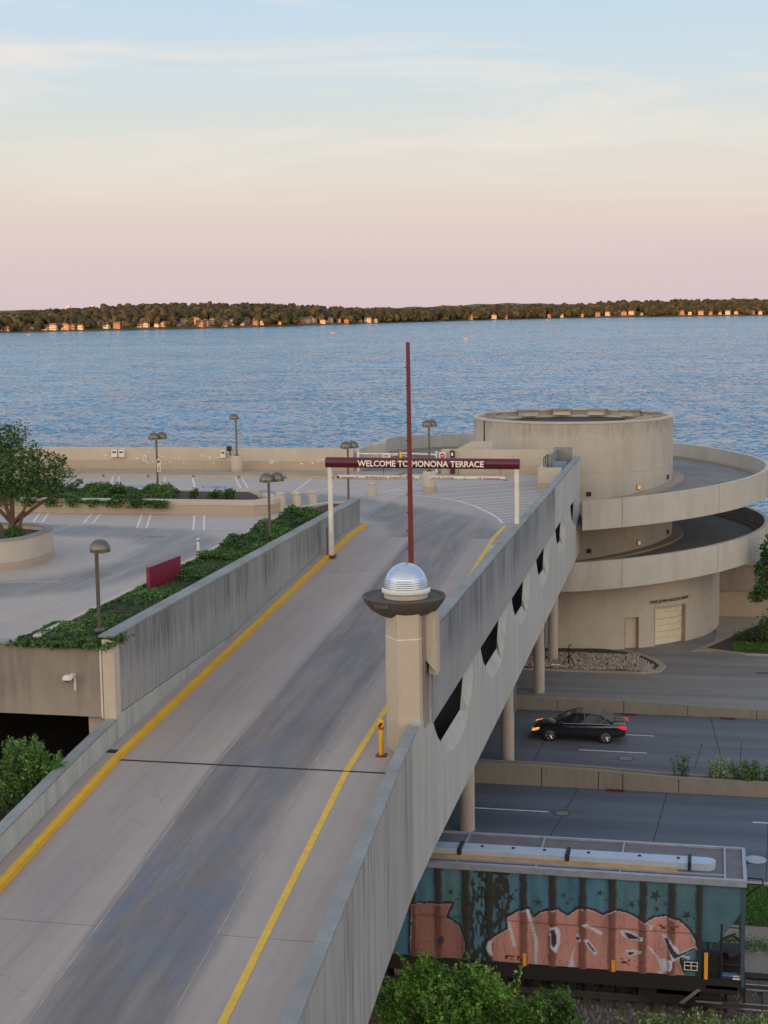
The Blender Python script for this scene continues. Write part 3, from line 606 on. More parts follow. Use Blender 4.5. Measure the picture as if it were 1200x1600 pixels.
# ------------------------------------------------------------------ lamps
def dome(mb, x, y, z, r=.31):
    prof = [(r, 0), (r, .1), (r*1.02, .1), (r*.98, .14)]+[(r*.97*math.cos(R(a)), .13+r*.82*math.sin(R(a))) for a in (10, 25, 40, 55, 70, 82)]+[(0.001, .13+r*.83)]
    mb.lathe([(0.001, .02), (r*.97, .0)]+prof, (x, y, z), 24)
def lamp(x, y, z0, ztop, heads, label, sign=False):
    t = thing('street_lamp', (x, y, z0), label, 'street lamp', 'dome headed lamps on the deck')
    zd = ztop-.13-.26
    b = MB(); b.tube((x, y, z0), (x, y, zd+.12), .06, n=12); b.lathe([(0.001, 0), (.17, 0), (.17, .04), (.09, .1), (.06, .12)], (x, y, z0), 16); b.build('pole', M['bronze'], t, smooth=True)
    for dx, dy in heads:
        b = MB(); dome(b, x+dx, y+dy, zd); b.build('lamp_shade', M['bronze'], t, smooth=True)
        MB().lathe([(.001, -.03), (.2, -.03), (.22, 0), (.001, .0)], (x+dx, y+dy, zd-.002), 16).build('lamp_lens', M['white'], t, smooth=True)
    b = MB(); b.box(x-.2, x+.2, y-.025, y+.025, zd+.04, zd+.1); b.build('bracket', M['bronze'], t)
    if sign:
        b = MB(); b.box(x+.02, x+.24, y-.1, y-.075, z0+1.35, z0+2.05); o = b.build('sign_plate', M['white'], t)
        b = MB(); b.box(x+.06, x+.2, y-.106, y-.101, z0+1.85, z0+1.98); b.lathe([(.001, 0), (.05, 0), (.05, .004)], (x+.13, y-.105, z0+1.7), 12); b.box(x+.06, x+.2, y-.106, y-.101, z0+1.42, z0+1.47); b.box(x+.06, x+.2, y-.106, y-.101, z0+1.55, z0+1.59); b.build('sign_marks', M['black'], o)
    return t
lamp(-1.4, -23.2, 12.4, 15.23, [(.12, 0)], 'large single dome lamp on the corner of the front wall, nearest the camera')
lamp(-1.7, -3.7, 12.3, 15.13, [(-.05, -.1), (.28, .32)], 'double dome lamp standing in the planter beside the ramp wall')
lamp(-14.06, 16.1, 11.6, 15.18, [(-.1, -.1), (.2, .35)], 'double dome lamp with a narrow parking sign, behind the hedge', True)
lamp(-14.04, 31, 12.4, 15.19, [(-.12, 0)], 'single dome lamp on a round concrete pedestal by the lake wall')
lamp(-2.87, 15.8, 11.3, 14.75, [(-.08, -.1), (.22, .3)], 'double dome lamp just beyond the left post of the maroon beam')
lamp(.47, 22.4, 12.42, 15.43, [(-.1, 0), (.12, .25)], 'lamp on a concrete pedestal rising above the middle of the maroon beam')
for x, y, lab in ((-14.04, 31, 'round cream pedestal under the single lamp by the lake wall'), (.47, 22.4, 'cream pedestal standing in the striped island under the lamp')):
    t = thing('lamp_pedestal', (x, y, 11.2), lab, 'pedestal', 'lamp pedestals')
    MB().lathe([(.001, 1.2), (.36, 1.2), (.38, 1.16), (.38, .3)], (x, y, 11.2), 24).build('drum', M['cream'], t, smooth=True)
    MB().lathe([(.4, .298), (.4, 0)], (x, y, 11.2), 24).build('stained_foot', M['cream_dark'], t, smooth=True)
# ------------------------------------------------------------------ maroon sign in bed
t = thing('slab_sign', (-2.9, -13.8, 12.2), 'crimson freestanding slab sign in the planter bed beside the ramp', 'sign')
b = MB(); b.add([(-2.7, -15.75, 12.3), (-2.56, -15.8, 12.3), (-2.33, -13.2, 12.3), (-2.47, -13.15, 12.3), (-2.7, -15.75, 13.08), (-2.56, -15.8, 13.08), (-2.33, -13.2, 13.08), (-2.47, -13.15, 13.08)], [(0,3,2,1),(4,5,6,7),(0,1,5,4),(1,2,6,5),(2,3,7,6),(3,0,4,7)])
b.build('panel', M['sign_red'], t)
for x, y in ((-2.62, -15.65), (-2.41, -13.35)): box('leg', M['sign_red'], t, x-.06, x+.06, y-.08, y+.08, 12.1, 12.31)
t = thing('marker_post', (-4.6, -4.6, 11.2), 'thin white marker post at the kerb behind the crimson sign', 'post')
MB().box(-4.65, -4.55, -4.65, -4.55, 11.2, 12.4).build('post', M['white'], t); MB().box(-4.66, -4.54, -4.66, -4.54, 12.25, 12.33).build('reflector_band', M['line_blue'], t)
# ------------------------------------------------------------------ writing
def text_mesh(txt, size, bold=0.0):
    cu = D.curves.new('t', 'FONT'); cu.body = txt; cu.size = size; cu.offset = bold; cu.resolution_u = 3; cu.extrude = 0
    o = D.objects.new('t', cu); COL.objects.link(o); dg = bpy.context.evaluated_depsgraph_get(); me = D.meshes.new_from_object(o.evaluated_get(dg))
    v = [tuple(x.co) for x in me.vertices]; f = [tuple(p.vertices) for p in me.polygons]
    COL.objects.unlink(o); D.objects.remove(o); D.curves.remove(cu); D.meshes.remove(me); return v, f
def letters(name, txt, width, height, place, m_, parent, bold=.0):
    v, f = text_mesh(txt, 1, bold); xs = [p[0] for p in v]; ys = [p[1] for p in v]; x0, x1, y0, y1 = min(xs), max(xs), min(ys), max(ys)
    mb = MB(); mb.add([place((p[0]-x0)/(x1-x0)*width, (p[1]-y0)/(y1-y0)*height) for p in v], f); return mb.build(name, m_, parent, recalc=False)
# ------------------------------------------------------------------ gantry
gt = thing('welcome_gantry', (4.2, 0, 10.9), 'maroon tube beam lettered WELCOME TO MONONA TERRACE on two white posts across the ramp', 'gantry')
b = MB(); b.tube((-.1, 0, 15.2), (8.53, 0, 15.18), .235, n=32); o = b.build('beam', M['maroon'], gt, smooth=True)
def onbeam(u, v):
    return (1.38+u, -.245, 15.05+v)
letters('lettering', 'WELCOME TO MONONA TERRACE', 5.62, .27, onbeam, M['letter'], gt, .022)
b = MB(); b.box(-.02, .16, -.09, .09, 10.95, 15.0); b.build('post', M['white'], gt)
b = MB(); b.box(8.32, 8.5, -.09, .09, 12.58, 15.0); b.build('post', M['white'], gt)
b = MB(); b.box(-.12, .26, -.2, .2, 10.95, 11.02); b.path([(-.1, -.1, 11.0), (-.1, -.1, 12.3)], .03); b.build('base_plate', M['rust'], gt)
for x in (2.5, 5.85, 7.7): MB().tube((x, 0, 14.95), (x, 0, 14.62), .012, n=6).build('hanger', M['black'], gt)
for x0, x1 in ((.42, 4.1), (4.6, 6.1), (6.13, 7.9)):
    MB().tube((x0, 0, 14.56), (x1, 0, 14.56), .085, n=14).build('clearance_bar', M['white'], gt, smooth=True)
def onbar(x0): return lambda u, v: (x0+u, -.092, 14.505+v)
for x0, w, s in ((.62, .75, "Clearance 12'"), (1.72, .95, 'Building Entry'), (2.78, 1.15, 'Drop off & Upper'), (4.68, .95, 'Level Parking'), (6.72, .95, "12' Clearance")):
    letters('bar_lettering', s, w, .11, onbar(x0), M['letter_red'], gt, .01)
b = MB(); b.lathe([(.001, 0), (.09, .0), (.09, .02)], (7.9, 0, 14.47), 10); b.box(.40, .5, -.1, -.09, 14.5, 14.6); b.build('bar_end', M['black'], gt)
# ------------------------------------------------------------------ dome pillar
px, py, pz = 7.95, -22.9, 9.1
pp = thing('dome_pillar', (px, py, pz), 'tall faceted beige concrete pillar carrying a dark bowl and a clear ribbed dome', 'pillar')
hexa = [(px-.5, py-.32), (px-.02, py-.98), (px+.58, py-.78), (px+.66, py-.1), (px+.5, py+.7), (px-.45, py+.7)]
def sc_(pts, k): return [(px+(x-px)*k, py+(y-py)*k) for x, y in pts]
MB().prism(hexa, 8.5, 12.55).build('lower_shaft', M['pillar'], pp)
MB().prism(sc_(hexa, .985), 12.575, 13.35).build('upper_shaft', M['pillar'], pp)
MB().prism(sc_(hexa, 1.005), 12.552, 12.573).build('joint_line', M['letter'], pp)
b = MB(); b.slab([[(8.62, 11.9), (8.94, 11.5), (8.94, 13.3), (8.62, 13.3)]], py-.35, py+.25, 'y'); b.build('side_fin', M['pillar'], pp)
b = MB(); b.slab([[(8.7, 11.45), (8.94, 11.4), (8.94, 11.48), (8.7, 11.78)]], py-.2, py+.25, 'y'); b.build('fin_foot', M['pillar'], pp)
box('groove', M['fascia'], pp, 8.45, 8.64, py-.5, py+.2, 9.9, 13.25)
bz = 13.35
b = MB(); b.lathe([(.001, -.33), (.38, -.32), (.72, -.2), (1.0, -.02), (1.16, .18), (1.22, .32), (1.2, .36), (1.12, .34), (1.08, .3), (.7, .3)], (px, py, bz), 48); b.build('bowl', M['bowl'], pp, smooth=True)
b = MB(); b.lathe([(.001, .305), (1.09, .305)], (px, py, bz), 48); b.build('bowl_top', M['bowl'], pp)
b = MB(); b.box(px-.62, px-.2, py-1.19, py-1.0, bz+.16, bz+.27); b.build('spout', M['bowl'], pp)
bx = px+.06; b = MB(); b.lathe([(.64, .30), (.64, .44), (.66, .46)], (bx, py, bz), 40); b.build('dome_base', M['cream'], pp, smooth=True)
b = MB(); b.lathe([(.64, .463), (.71, .47), (.71, .54), (.66, .56), (.66, .60)], (bx, py, bz), 40); b.build('dome_collar', plain('clear_collar', (.62, .68, .68), .3), pp, smooth=True)
b = MB(); b.lathe([(.645*math.cos(R(a)), .60+.70*math.sin(R(a))) for a in range(0, 90, 5)]+[(.001, 1.3)], (bx, py, bz), 48); dm = b.build('dome', M['dome'], pp, smooth=True)
b = MB(); b.lathe([(.001, .57), (.5, .57), (.42, .75), (.001, .9)], (px, py, bz), 24); b.build('lamp_core', M['white'], pp, smooth=True)
# mast
t = thing('steel_mast', (7.7, -20.5, 9.4), 'tall thin dark red steel mast rising behind the clear dome', 'mast')
b = MB(); b.tube((7.72, -20.5, 9.4), (7.68, -20.5, 20.95), .105, .06, n=4); b.build('shaft', M['rust'], t)
b = MB()
for z in np.arange(12.5, 20.5, .55): b.tube((7.6+.0, -20.56, z), (7.63, -20.62, z), .018, n=6)
b.split('bolt', M['black'], t); MB().box(7.5, 7.92, -20.7, -20.3, 9.35, 9.45).build('base_plate', M['rust'], t)
# yellow bollard
t = thing('guard_post', (7.25, -23.9, 9.15), 'yellow guard post with red band beside the dome pillar', 'guard post')
MB().lathe([(.075, 0), (.075, .82)], (7.45, -24.0, 9.15), 16).build('tube', M['kerb_yellow'], t, smooth=True)
MB().lathe([(.08, .83), (.08, .9)], (7.45, -24.0, 9.15), 16).build('red_band', M['red'], t, smooth=True)
MB().lathe([(.082, .9), (.082, 1.06), (.05, 1.1), (.001, 1.11)], (7.45, -24.0, 9.15), 16).build('cap', [M['kerb_yellow']], t, smooth=True)
MB().box(7.3, 7.6, -24.15, -23.85, 9.1, 9.22).build('base_plate', M['rust'], t)
b = MB(); b.add([(7.38, -24.083, 10.08), (7.43, -24.086, 10.04), (7.52, -24.083, 10.15), (7.46, -24.086, 10.2)], [(0,1,2,3)]); b.build('black_stripe', M['black'], t)
# security camera on fascia
t = thing('security_camera', (-1.88, -24.2, 11.2), 'white dome security camera on the stained front wall', 'camera')
b = MB(); b.box(-1.93, -1.8, -24.45, -24.2, 11.22, 11.32); b.box(-1.84, -1.78, -24.24, -24.2, 10.8, 11.2); b.build('bracket', M['white'], t)
b = MB(); b.lathe([(.001, .12), (.1, .1), (.15, .02), (.15, -.03)], (-1.95, -24.45, 11.22), 16); b.build('housing', M['white'], t, smooth=True)
b = MB(); b.lathe([(.12, -.03), (.09, -.1), (.001, -.14)], (-1.95, -24.45, 11.22), 16); b.build('lens', M['steel'], t, smooth=True)
# meter boxes on lake wall
for x0, x1, lab in ((-23.2, -22.8, 'left box of the white pair of meter boxes on the lake wall'), (-22.7, -22.3, 'right box of the white pair of meter boxes on the lake wall'), (-15.45, -15.1, 'pale equipment box on the lake wall left of the lamp pedestal')):
    t = thing('meter_box', ((x0+x1)/2, 32, 12), lab, 'meter box', 'boxes on the lake wall')
    MB().box(x0, x1, 31.85, 32.095, 12.15, 12.65).build('case', M['white'], t, bevel=.02); MB().box(x0+.08, x1-.08, 31.83, 31.848, 12.45, 12.55).build('window', M['black'], t)
t = thing('floodlight', (-14.85, 31.9, 12.4), 'small dark floodlight beside the pale box on the lake wall', 'floodlight')
b = MB(); b.tube((-14.8, 32.05, 12.3), (-14.8, 31.8, 12.75), .035); b.build('arm', M['black'], t); MB().box(-14.95, -14.65, 31.65, 31.85, 12.65, 12.95).build('head', M['black'], t)
t = thing('notice', (-20.85, 32.04, 12.1), 'small white notice fixed to the lake wall', 'notice')
MB().box(-21.02, -20.7, 32.0, 32.02, 11.85, 12.27).build('panel', M['white'], t)
b = MB(); [b.box(-20.97, -20.75, 31.99, 31.998, z, z+.03) for z in (11.92, 11.99, 12.06, 12.13, 12.19)]; b.build('print_lines', M['steel'], t)
# gate
t = thing('swing_gate', (-3.6, 32.3, 11.2), 'white pipe swing gate closing the way to the spiral ramp', 'gate')
b = MB(); b.path([(-6.1, 32.3, 12.45), (-3.4, 32.3, 12.45)], .05); b.path([(-6.1, 32.3, 11.9), (-3.4, 32.3, 12.4)], .03); b.path([(-3.2, 32.3, 12.5), (-.9, 32.3, 12.42)], .05); b.path([(-3.2, 32.3, 12.4), (-1.0, 32.3, 11.8)], .03); b.path([(-5.4, 32.3, 11.95), (-5.0, 32.3, 12.45), (-4.6, 32.3, 12.1), (-4.2, 32.3, 12.45)], .02); b.build('arm', M['white'], t)
for x in (-6.1, -.85): MB().tube((x, 32.3, 11.2), (x, 32.3, 12.65), .08, n=12).build('gate_post', M['white'], t)
MB().box(-3.3, -3.15, 32.2, 32.4, 11.9, 12.6).build('latch', M['kerb_yellow'], t)
o = MB().box(-4.45, -3.9, 32.18, 32.2, 12.05, 12.45).build('gate_sign', M['white'], t)
b = MB(); [b.box(-4.38, -4.02 if k else -4.0, 32.17, 32.178, z, z+.07) for k, z in enumerate((12.12, 12.3))]; b.split('sign_print', M['letter_red'], o)
t = thing('no_entry_sign', (-.4, 31.95, 12.3), 'white board with a round red no entry mark beside the gate', 'sign')
MB().box(-.65, -.18, 32.0, 32.03, 12.1, 12.62).build('board', M['white'], t)
b = MB(); b.slab([[(-.42+.16*math.cos(R(a)), 12.38+.16*math.sin(R(a))) for a in range(0, 360, 20)]], 31.985, 31.997, 'y'); o = b.build('red_disc', M['red'], t); MB().box(-.52, -.32, 31.97, 31.983, 12.355, 12.4).build('white_bar', M['letter'], o)
t = thing('ticket_box', (.28, 31.9, 12), 'narrow maroon box sign standing above the beam next to the no entry board', 'box sign')
MB().box(.12, .4, 31.8, 32.0, 11.2, 12.75).build('case', M['maroon'], t); MB().box(.2, .32, 31.79, 31.798, 12.4, 12.6).build('light_mark', M['letter'], t)
# ------------------------------------------------------------------ spiral ramp tower
C = (7.25, 40.92); R1, R2, R3 = 6.85, 10.1, 13.35
tw = thing('spiral_ramp_tower', (C[0], C[1], 0), 'round concrete tower wrapped by a spiral car ramp with two visible turns', 'tower')
def hz(t): return 10.03+(t+82.4)*.0104+.22*math.sin(R(max(0, min(180, (t+82)*1.6))))
def h2(t): return hz(t)-3.77
b = MB(); b.arc(C, R1-.35, R1, 0, 360, 3.5, 11.03); b.build('middle_drum', M['drum'], tw, smooth=True, weld=True)
b = MB(); b.arc(C, R1-.35, R1, 0, 360, 11.06, 14.3); b.build('upper_drum', M['drum'], tw, smooth=True, weld=True)
b = MB(); b.arc(C, R1-.38, R1-.03, 0, 360, 11.02, 11.07, m=0); b.build('seam', M['cj'], tw, smooth=True, weld=True)
b = MB(); b.arc(C, R1-.45, R1+.05, 0, 360, 14.3, 14.42); b.build('rim', M['cream'], tw, smooth=True, weld=True)
b = MB()
for a in (-151.8, -119.4, -94.5, -64.6, -58.5, -28.6, -20): b.arc(C, R1+.001, R1+.008, a, a+.25, 9.4, 14.28)
b.split('panel_joint', M['cj'], tw)
b = MB(); b.arc(C, R1+.001, R1+.05, -145.5, -144.9, 11, 14.28); b.build('downpipe', M['black'], tw)
b = MB(); b.arc(C, .01, R1-.36, 0, 360, 13.2, 13.85); b.build('roof', M['void'], tw)
b = MB(); b.arc(C, R1-.9, R1-.36, 0, 360, 13.86, 14.0); b.build('roof_ledge', M['cream'], tw, smooth=True)
for a in (195, 163, 128, 103, 78, 52, 26, -5, -40, -140):
    ca, sa = math.cos(R(a)), math.sin(R(a)); cx, cy = C[0]+(R1-.85)*ca, C[1]+(R1-.85)*sa
    def rb(name, l, w, z0, z1, m_, par):
        mb = MB(); pts = [(cx+ca*p-sa*q, cy+sa*p+ca*q) for p, q in ((-w, -l), (w, -l), (w, l), (-w, l))]; mb.prism(pts, z0, z1); return mb.build(name, m_, par)
    o = rb('roof_block', .6, .42, 14.002, 14.32, M['cream'], tw); rb('block_lid', .68, .5, 14.323, 14.44, M['fascia'], o)
# ring 1 & 2
def ring(zf, t0, t1, nm, inner=True):
    b = MB(); b.arc(C, R3-.3, R3, t0, t1, lambda t: zf(t)-1.78, zf); b.build('ring_wall', M['ring'], tw, smooth=True)
    b = MB(); b.arc(C, R1+.02, R3-.302, t0, t1, lambda t: zf(t)-1.65, lambda t: zf(t)-1.08); b.build('ring_deck', M['ringdeck'], tw, smooth=True)
    b = MB(); b.arc(C, R1+.02, R1+.75, t0, t1, lambda t: zf(t)-1.1, lambda t: zf(t)-.93); b.arc(C, R3-.75, R3-.303, t0, t1, lambda t: zf(t)-1.1, lambda t: zf(t)-.93); b.build('ring_kerb', M['walk'], tw, smooth=True)
    b = MB()
    for a in range(-72, 150, 30): b.arc(C, R3+.001, R3+.006, a, a+.12, zf(a)-1.78, zf(a)) if t0 < a < t1 else None
    b.split('ring_joint', M['under'], tw)
ring(hz, -82.5, 180, 'upper'); ring(h2, -112, 215, 'lower')
# flat link between deck and spiral
b = MB()
pts = [(-6.4, 32.46)]+[(C[0]+(R3-.3)*math.cos(R(a)), C[1]+(R3-.3)*math.sin(R(a))) for a in (195, 188, 180)]+[(C[0]+(R3-.3)*math.cos(R(a)), C[1]+(R3-.3)*math.sin(R(a))) for a in (170, 160)]+[(C[0]+R1*math.cos(R(a)), C[1]+R1*math.sin(R(a))) for a in (165, 185, 205, 225)]+[(1.0, 32.46)]
b.prism(pts, 10.3, 11.21); b.build('link_deck', M['ringdeck'], tw)
b = MB()
wl = [(C[0]+R3*math.cos(R(a)), C[1]+R3*math.sin(R(a)), hz(180)) for a in (180, 188, 196)]+[(-6.5, 35, 12.7), (-6.5, 32.5, 12.62)]
for (x0, y0, z0), (x1, y1, z1) in zip(wl[:-1], wl[1:]):
    b.add([(x0, y0, 10), (x1, y1, 10), (x1+.3, y1, 10), (x0+.3, y0, 10), (x0, y0, z0), (x1, y1, z1), (x1+.3, y1, z1), (x0+.3, y0, z0)], [(0,3,2,1),(4,5,6,7),(0,1,5,4),(1,2,6,5),(2,3,7,6),(3,0,4,7)])
b.build('entry_wall', M['ring'], tw)
b = MB(); b.slab([[(-.1, 11.2), (2.7, 11.2), (2.7, 13.2), (1.3, 13.2), (-.1, 12.5)]], 33.2, 33.5, 'y'); b.build('link_wall', M['ring'], tw)
# lower drum with openings
dr = [(-65.8, -60.2, 2.05), (-53.6, -38.3, 2.55)]
edges = sorted(set([-360+0]+[a for d in dr for a in d[:2]]))
b = MB(); segs = [(-65.8-360+65.8+(-38.3)+0, 0)]
def seg(a0, a1, z0): b.arc(C, R2-.4, R2, a0, a1, z0, 4.75)
seg(-38.3, 360-65.8, -.1); seg(-65.8, -60.2, 2.05); seg(-60.2, -53.6, -.1); seg(-53.6, -38.3, 2.55)
b.build('lower_drum', M['drum_low'], tw, smooth=True)
b = MB(); b.arc(C, 0.01, R2-.02, 0, 360, 4.5, 4.74); b.build('drum_ceiling', M['under'], tw)
def chord(r, a): return (C[0]+r*math.cos(R(a)), C[1]+r*math.sin(R(a)))
o = MB(); o.arc(C, R2-.3, R2-.24, -65.6, -60.4, -.05, 2.04, step=1); door = o.build('door', M['pillar'], tw, smooth=True)
MB().arc(C, R2-.235, R2-.18, -65.3, -65.0, .95, 1.05, step=1).build('handle', M['black'], door)
b = MB(); b.arc(C, R2-.24, R2+.02, -65.82, -65.6, 0, 2.1, step=1); b.arc(C, R2-.24, R2+.02, -60.4, -60.15, 0, 2.1, step=1); b.build('door_frame', M['cream_dark'], tw)
gd = MB()
for i in range(6): gd.arc(C, R2-.36, R2-.3+.02*(i % 2), -53.4, -38.6, .02+i*.42, .02+i*.42+.40, step=3)
gdo = gd.build('garage_door', plain('cream_door_paint', (.62, .57, .43), .6, var=.25), tw, smooth=True)
gl = MB(); [gl.arc(C, R2-.34, R2-.285, -53.4, -38.6, .425+i*.42, .435+i*.42, step=3) for i in range(5)]; gl.build('panel_gap', M['under'], gdo)
b = MB(); b.arc(C, R2-.39, R2+.02, -38.6, -38.28, 0, 2.58, step=1); b.arc(C, R2-.39, R2+.02, -53.7, -53.42, 0, 2.58, step=1); b.arc(C, R2-.1, R2+.02, -53.7, -38.28, 2.5, 2.58, step=3); b.build('garage_frame', M['cream_dark'], tw)
def ondrum(a0, z): return lambda u, v: (*chord(R2+.03, a0+math.degrees(u/(R2+.03))), z+v)
letters('address_lettering', 'ONE JOHN NOLEN DRIVE', 3.35, .27, ondrum(-55.9, 2.78), M['bronze_dark'], tw, .03)
for a, z in ((-46.4, 10.0), (-46.0, 6.28)):
    o = MB(); o.arc(C, R1+.002, R1+.1, a-1.2, a+1.2, z-.17, z+.17, step=1); o = o.build('wall_light', M['fascia'], tw)
    MB().arc(C, R1+.1, R1+.13, a-.85, a+.85, z-.12, z+.12, step=1).build('lit_lens', emis('warm_lamp', (.8, .45, .10), .35), o)
for a, z in ((-76.3, 9.71), (-17, 10.37), (-76.2, 5.94), (-15.9, 6.6), (-150, 6)):
    o = MB(); o.arc(C, R1+.002, R1+.06, a-1.3, a+1.3, z-.14, z+.14, step=1); o.build('wall_vent', M['void'], tw)
# birds on entry wall
t = MB(); t.lathe([(.001, 0), (.07, .05), (.08, .13), (.04, .2), (.05, .25), (.001, .29)], (-3.4, 38.2+10, 12.55), 10)
# ------------------------------------------------------------------ ground, roads
def struct(o, name=None): o['kind'] = 'structure'; return o
M['ground'] = plain('bare_ground', (.12, .10, .075), .95, var=.6, s=1.5, bmp=.5)
struct(MB().prism([(-300, -420), (300, -420), (300, 49), (-300, 49)], -3.6, -.12).build('ground', M['ground']))
struct(MB().box(-150, 200, -8.2, 2.55, -.11, 0).build('road', M['road']))
struct(MB().box(-150, 200, 3.7, 15.95, -.11, .0).build('road', M['road_far']))
struct(MB().box(-60, 60, 16.0, 46, -.115, .02).build('driveway', M['drive']))
def polydraw(name, m_, segs, w=.12, z=.006):
    mb = MB(); [line(mb, p, q, w, z) for p, q in segs]; o = mb.build(name, m_, recalc=False); return o
o = polydraw('lane_lines', M['line_white'], [((6.3, -1.05), (9.9, -1.05)), ((18.6, -.95), (22, -.95)), ((-6, -1.05), (-2.4, -1.05)), ((10.4, 8.66), (13.75, 8.62)), ((11.2, 11.78), (14.0, 11.74)), ((22, 11.7), (25, 11.7)), ((22.5, 8.6), (26, 8.6)), ((-3, 8.6), (1, 8.6))]); struct(o)
o = polydraw('road_joints', M['void'], [((9.9, -8.2), (10.9, 2.5)), ((14.3, -8.2), (14.9, 2.5)), ((18.9, -8.2), (19.4, 2.5)), ((8.3, 3.8), (8.8, 15.9)), ((16.1, 6.6), (16.4, 10.8)), ((18.2, 7), (18.35, 11.4)), ((17.3, 9), (16.8, 16)), ((12, 10), (24, 10.15)), ((9.5, 16.5), (10.6, 24.5))], .035, .005); struct(o)
for i, (x, y, r, lab) in enumerate([(12.78, 7.57, .42, 'round manhole cover in the far street lanes below the car'), (10.49, -1.15, .36, 'round manhole cover beside the white dash in the near street lanes')]):
    t = thing('manhole_cover', (x, y, 0), lab, 'manhole'); MB().lathe([(.001, .012), (r-.05, .012)], (x, y, 0), 24).build('lid', M['under'], t); MB().lathe([(r-.05, .004), (r-.05, .014), (r, .014), (r, .004)], (x, y, 0), 24).build('rim', M['void'], t)
for x, y, lab in ((12.6, 2.42, 'dark drain grate at the foot of the near median wall'), (12.5, 15.75, 'dark drain grate at the kerb behind the car'), (17.7, 15.75, 'dark drain grate at the far kerb near the right edge'), (19.9, 26.4, 'dark drain grate in the driveway at the right edge')):
    t = thing('drain_grate', (x, y, 0), lab, 'drain'); MB().box(x-.42, x+.42, y-.18, y+.1, .021, .032).build('frame', M['rust'], t)
    b = MB(); [b.box(x-.38+.13*k, x-.32+.13*k, y-.15, y+.07, .033, .04) for k in range(6)]; b.split('bar', M['black'], t)
# median walls
def varwall(name, y0, y1, x0, x1, hf, m_, par, n=40, z0=-.1):
    b = MB(); vs = []
    for i in range(n+1):
        x = x0+(x1-x0)*i/n; h = hf(x)
        for y, z in ((y0, z0), (y1, z0), (y1, h), (y0, h)): vs.append((x, y, z))
    b.add(vs, [(i*4+k, (i+1)*4+k, (i+1)*4+(k+1) % 4, i*4+(k+1) % 4) for i in range(n) for k in range(4)]+[(0,1,2,3), (n*4+3, n*4+2, n*4+1, n*4)]); return b.build(name, m_, par)
def ss_(a, b, x): t = max(0, min(1, (x-a)/(b-a))); return t*t*(3-2*t)
t = thing('median_wall', (10, 16, 0), 'olive concrete retaining wall between the driveway and the street, behind the car', 'wall')
varwall('wall_face', 15.95, 16.3, -60, 60, lambda x: .7-.22*ss_(12, 20, x), M['median'], t); varwall('cap', 15.9, 16.5, -60, 60, lambda x: 1.0-.32*ss_(12, 20, x), M['walk'], t, z0=.6) if False else None
b = MB(); [b.box(x, x+.03, 15.935, 15.949, .02, .66-.22*ss_(12, 20, x)) for x in (8.6, 12.2, 15.6, 19.2)]; b.split('joint', M['void'], t)
t = thing('median_wall', (10, 2.8, 0), 'olive concrete median wall in front of the car lanes, nearer face towards the train', 'wall')
varwall('wall_face', 2.55, 2.8, -60, 60, lambda x: .95-.28*ss_(9, 17, x), M['median'], t)
b = MB(); [b.box(x, x+.03, 2.535, 2.549, .02, .9-.28*ss_(9, 17, x)) for x in (9.2, 11.8, 12.9, 15.4, 19.6)]; b.split('joint', M['void'], t)
t = thing('median_wall', (10, 3.7, 0), 'lower concrete median wall at the edge of the car lanes behind the planted strip', 'wall')
varwall('wall_face', 3.5, 3.7, -60, 60, lambda x: .8-.25*ss_(9, 17, x), M['median'], t)
struct(MB().box(-60, 60, 2.82, 3.48, 0, .45).build('median_soil', M['dirt']))
struct(MB().box(-60, 60, 16.5, 17.0, 0, .04).build('driveway_kerb', M['kerb']))
# kerb of near road + verge
struct(MB().box(-60, 80, -8.5, -8.2, -.1, .13).build('kerb', M['kerb']))
M['grass_base'] = plain('verge_soil', (.035, .07, .02), .95, var=.5, s=3)
struct(MB().box(-60, 80, -12.3, -8.52, -.1, .06).build('verge', M['grass_base']))
n = 26000; P = np.stack([rng.uniform(16.5, 24, n), rng.uniform(-12.3, -8.6, n), .05+.1*rng.random(n)], 1); tag(leaf_mesh('grass', P, .06, M['grassm'], None, flat=1.5, aspect=.25), 'bright green grass strip beside the street behind the end of the freight wagon', 'grass', kind='stuff')
struct(MB().box(-60, 80, -16.3, -12.32, -.1, .03).build('gravel_path', plain('pale_gravel', (.24, .21, .18), .95, var=.6, s=9, bmp=.8)))
n = 5000; P = np.stack([rng.uniform(16, 24, n), -14.2+rng.normal(0, .35, n), .03+.15*rng.random(n)], 1); tag(leaf_mesh('weeds', P, .05, M['grassm'], None, flat=1.5, aspect=.3), 'band of sparse weeds in the gravel behind the wagon', 'weeds', kind='stuff')
# gravel island
isl = [(-4, 25.2), (12.6, 25.2), (13.5, 25.9), (13.75, 26.9), (13.4, 28), (12.6, 29.4), (11.5, 30.4), (10, 31), (-4, 31)]
t = MB(); t.prism([(-4.2, 24.95), (12.8, 24.95), (13.9, 25.7), (14.15, 27), (13.8, 28.3), (12.9, 29.7), (11.8, 30.7), (10, 31.1), (-4.2, 31.1)], 0, .13); struct(t.build('island_kerb', M['walk']))
struct(MB().prism(isl, .05, .15).build('island_soil', M['dirt']))
bv, bf = [], []
t = MB(); rs = random.Random(4)
for i in range(2600):
    x = rs.uniform(5.5, 13.4); y = rs.uniform(25.3, 29.6)
    if x > 12.4 and y > 29.0-(x-12.4)*2: continue
    s = rs.uniform(.05, .13); a = rs.uniform(0, 3); ca, sa = math.cos(a)*s, math.sin(a)*s
    t.add([(x+ca, y+sa, .14), (x-sa, y+ca, .14), (x-ca, y-sa, .14), (x+sa, y-ca, .14), (x+rs.uniform(-.03, .03), y, .15+s*.8)], [(0,1,4), (1,2,4), (2,3,4), (3,0,4)], m=rs.randint(0, 2))
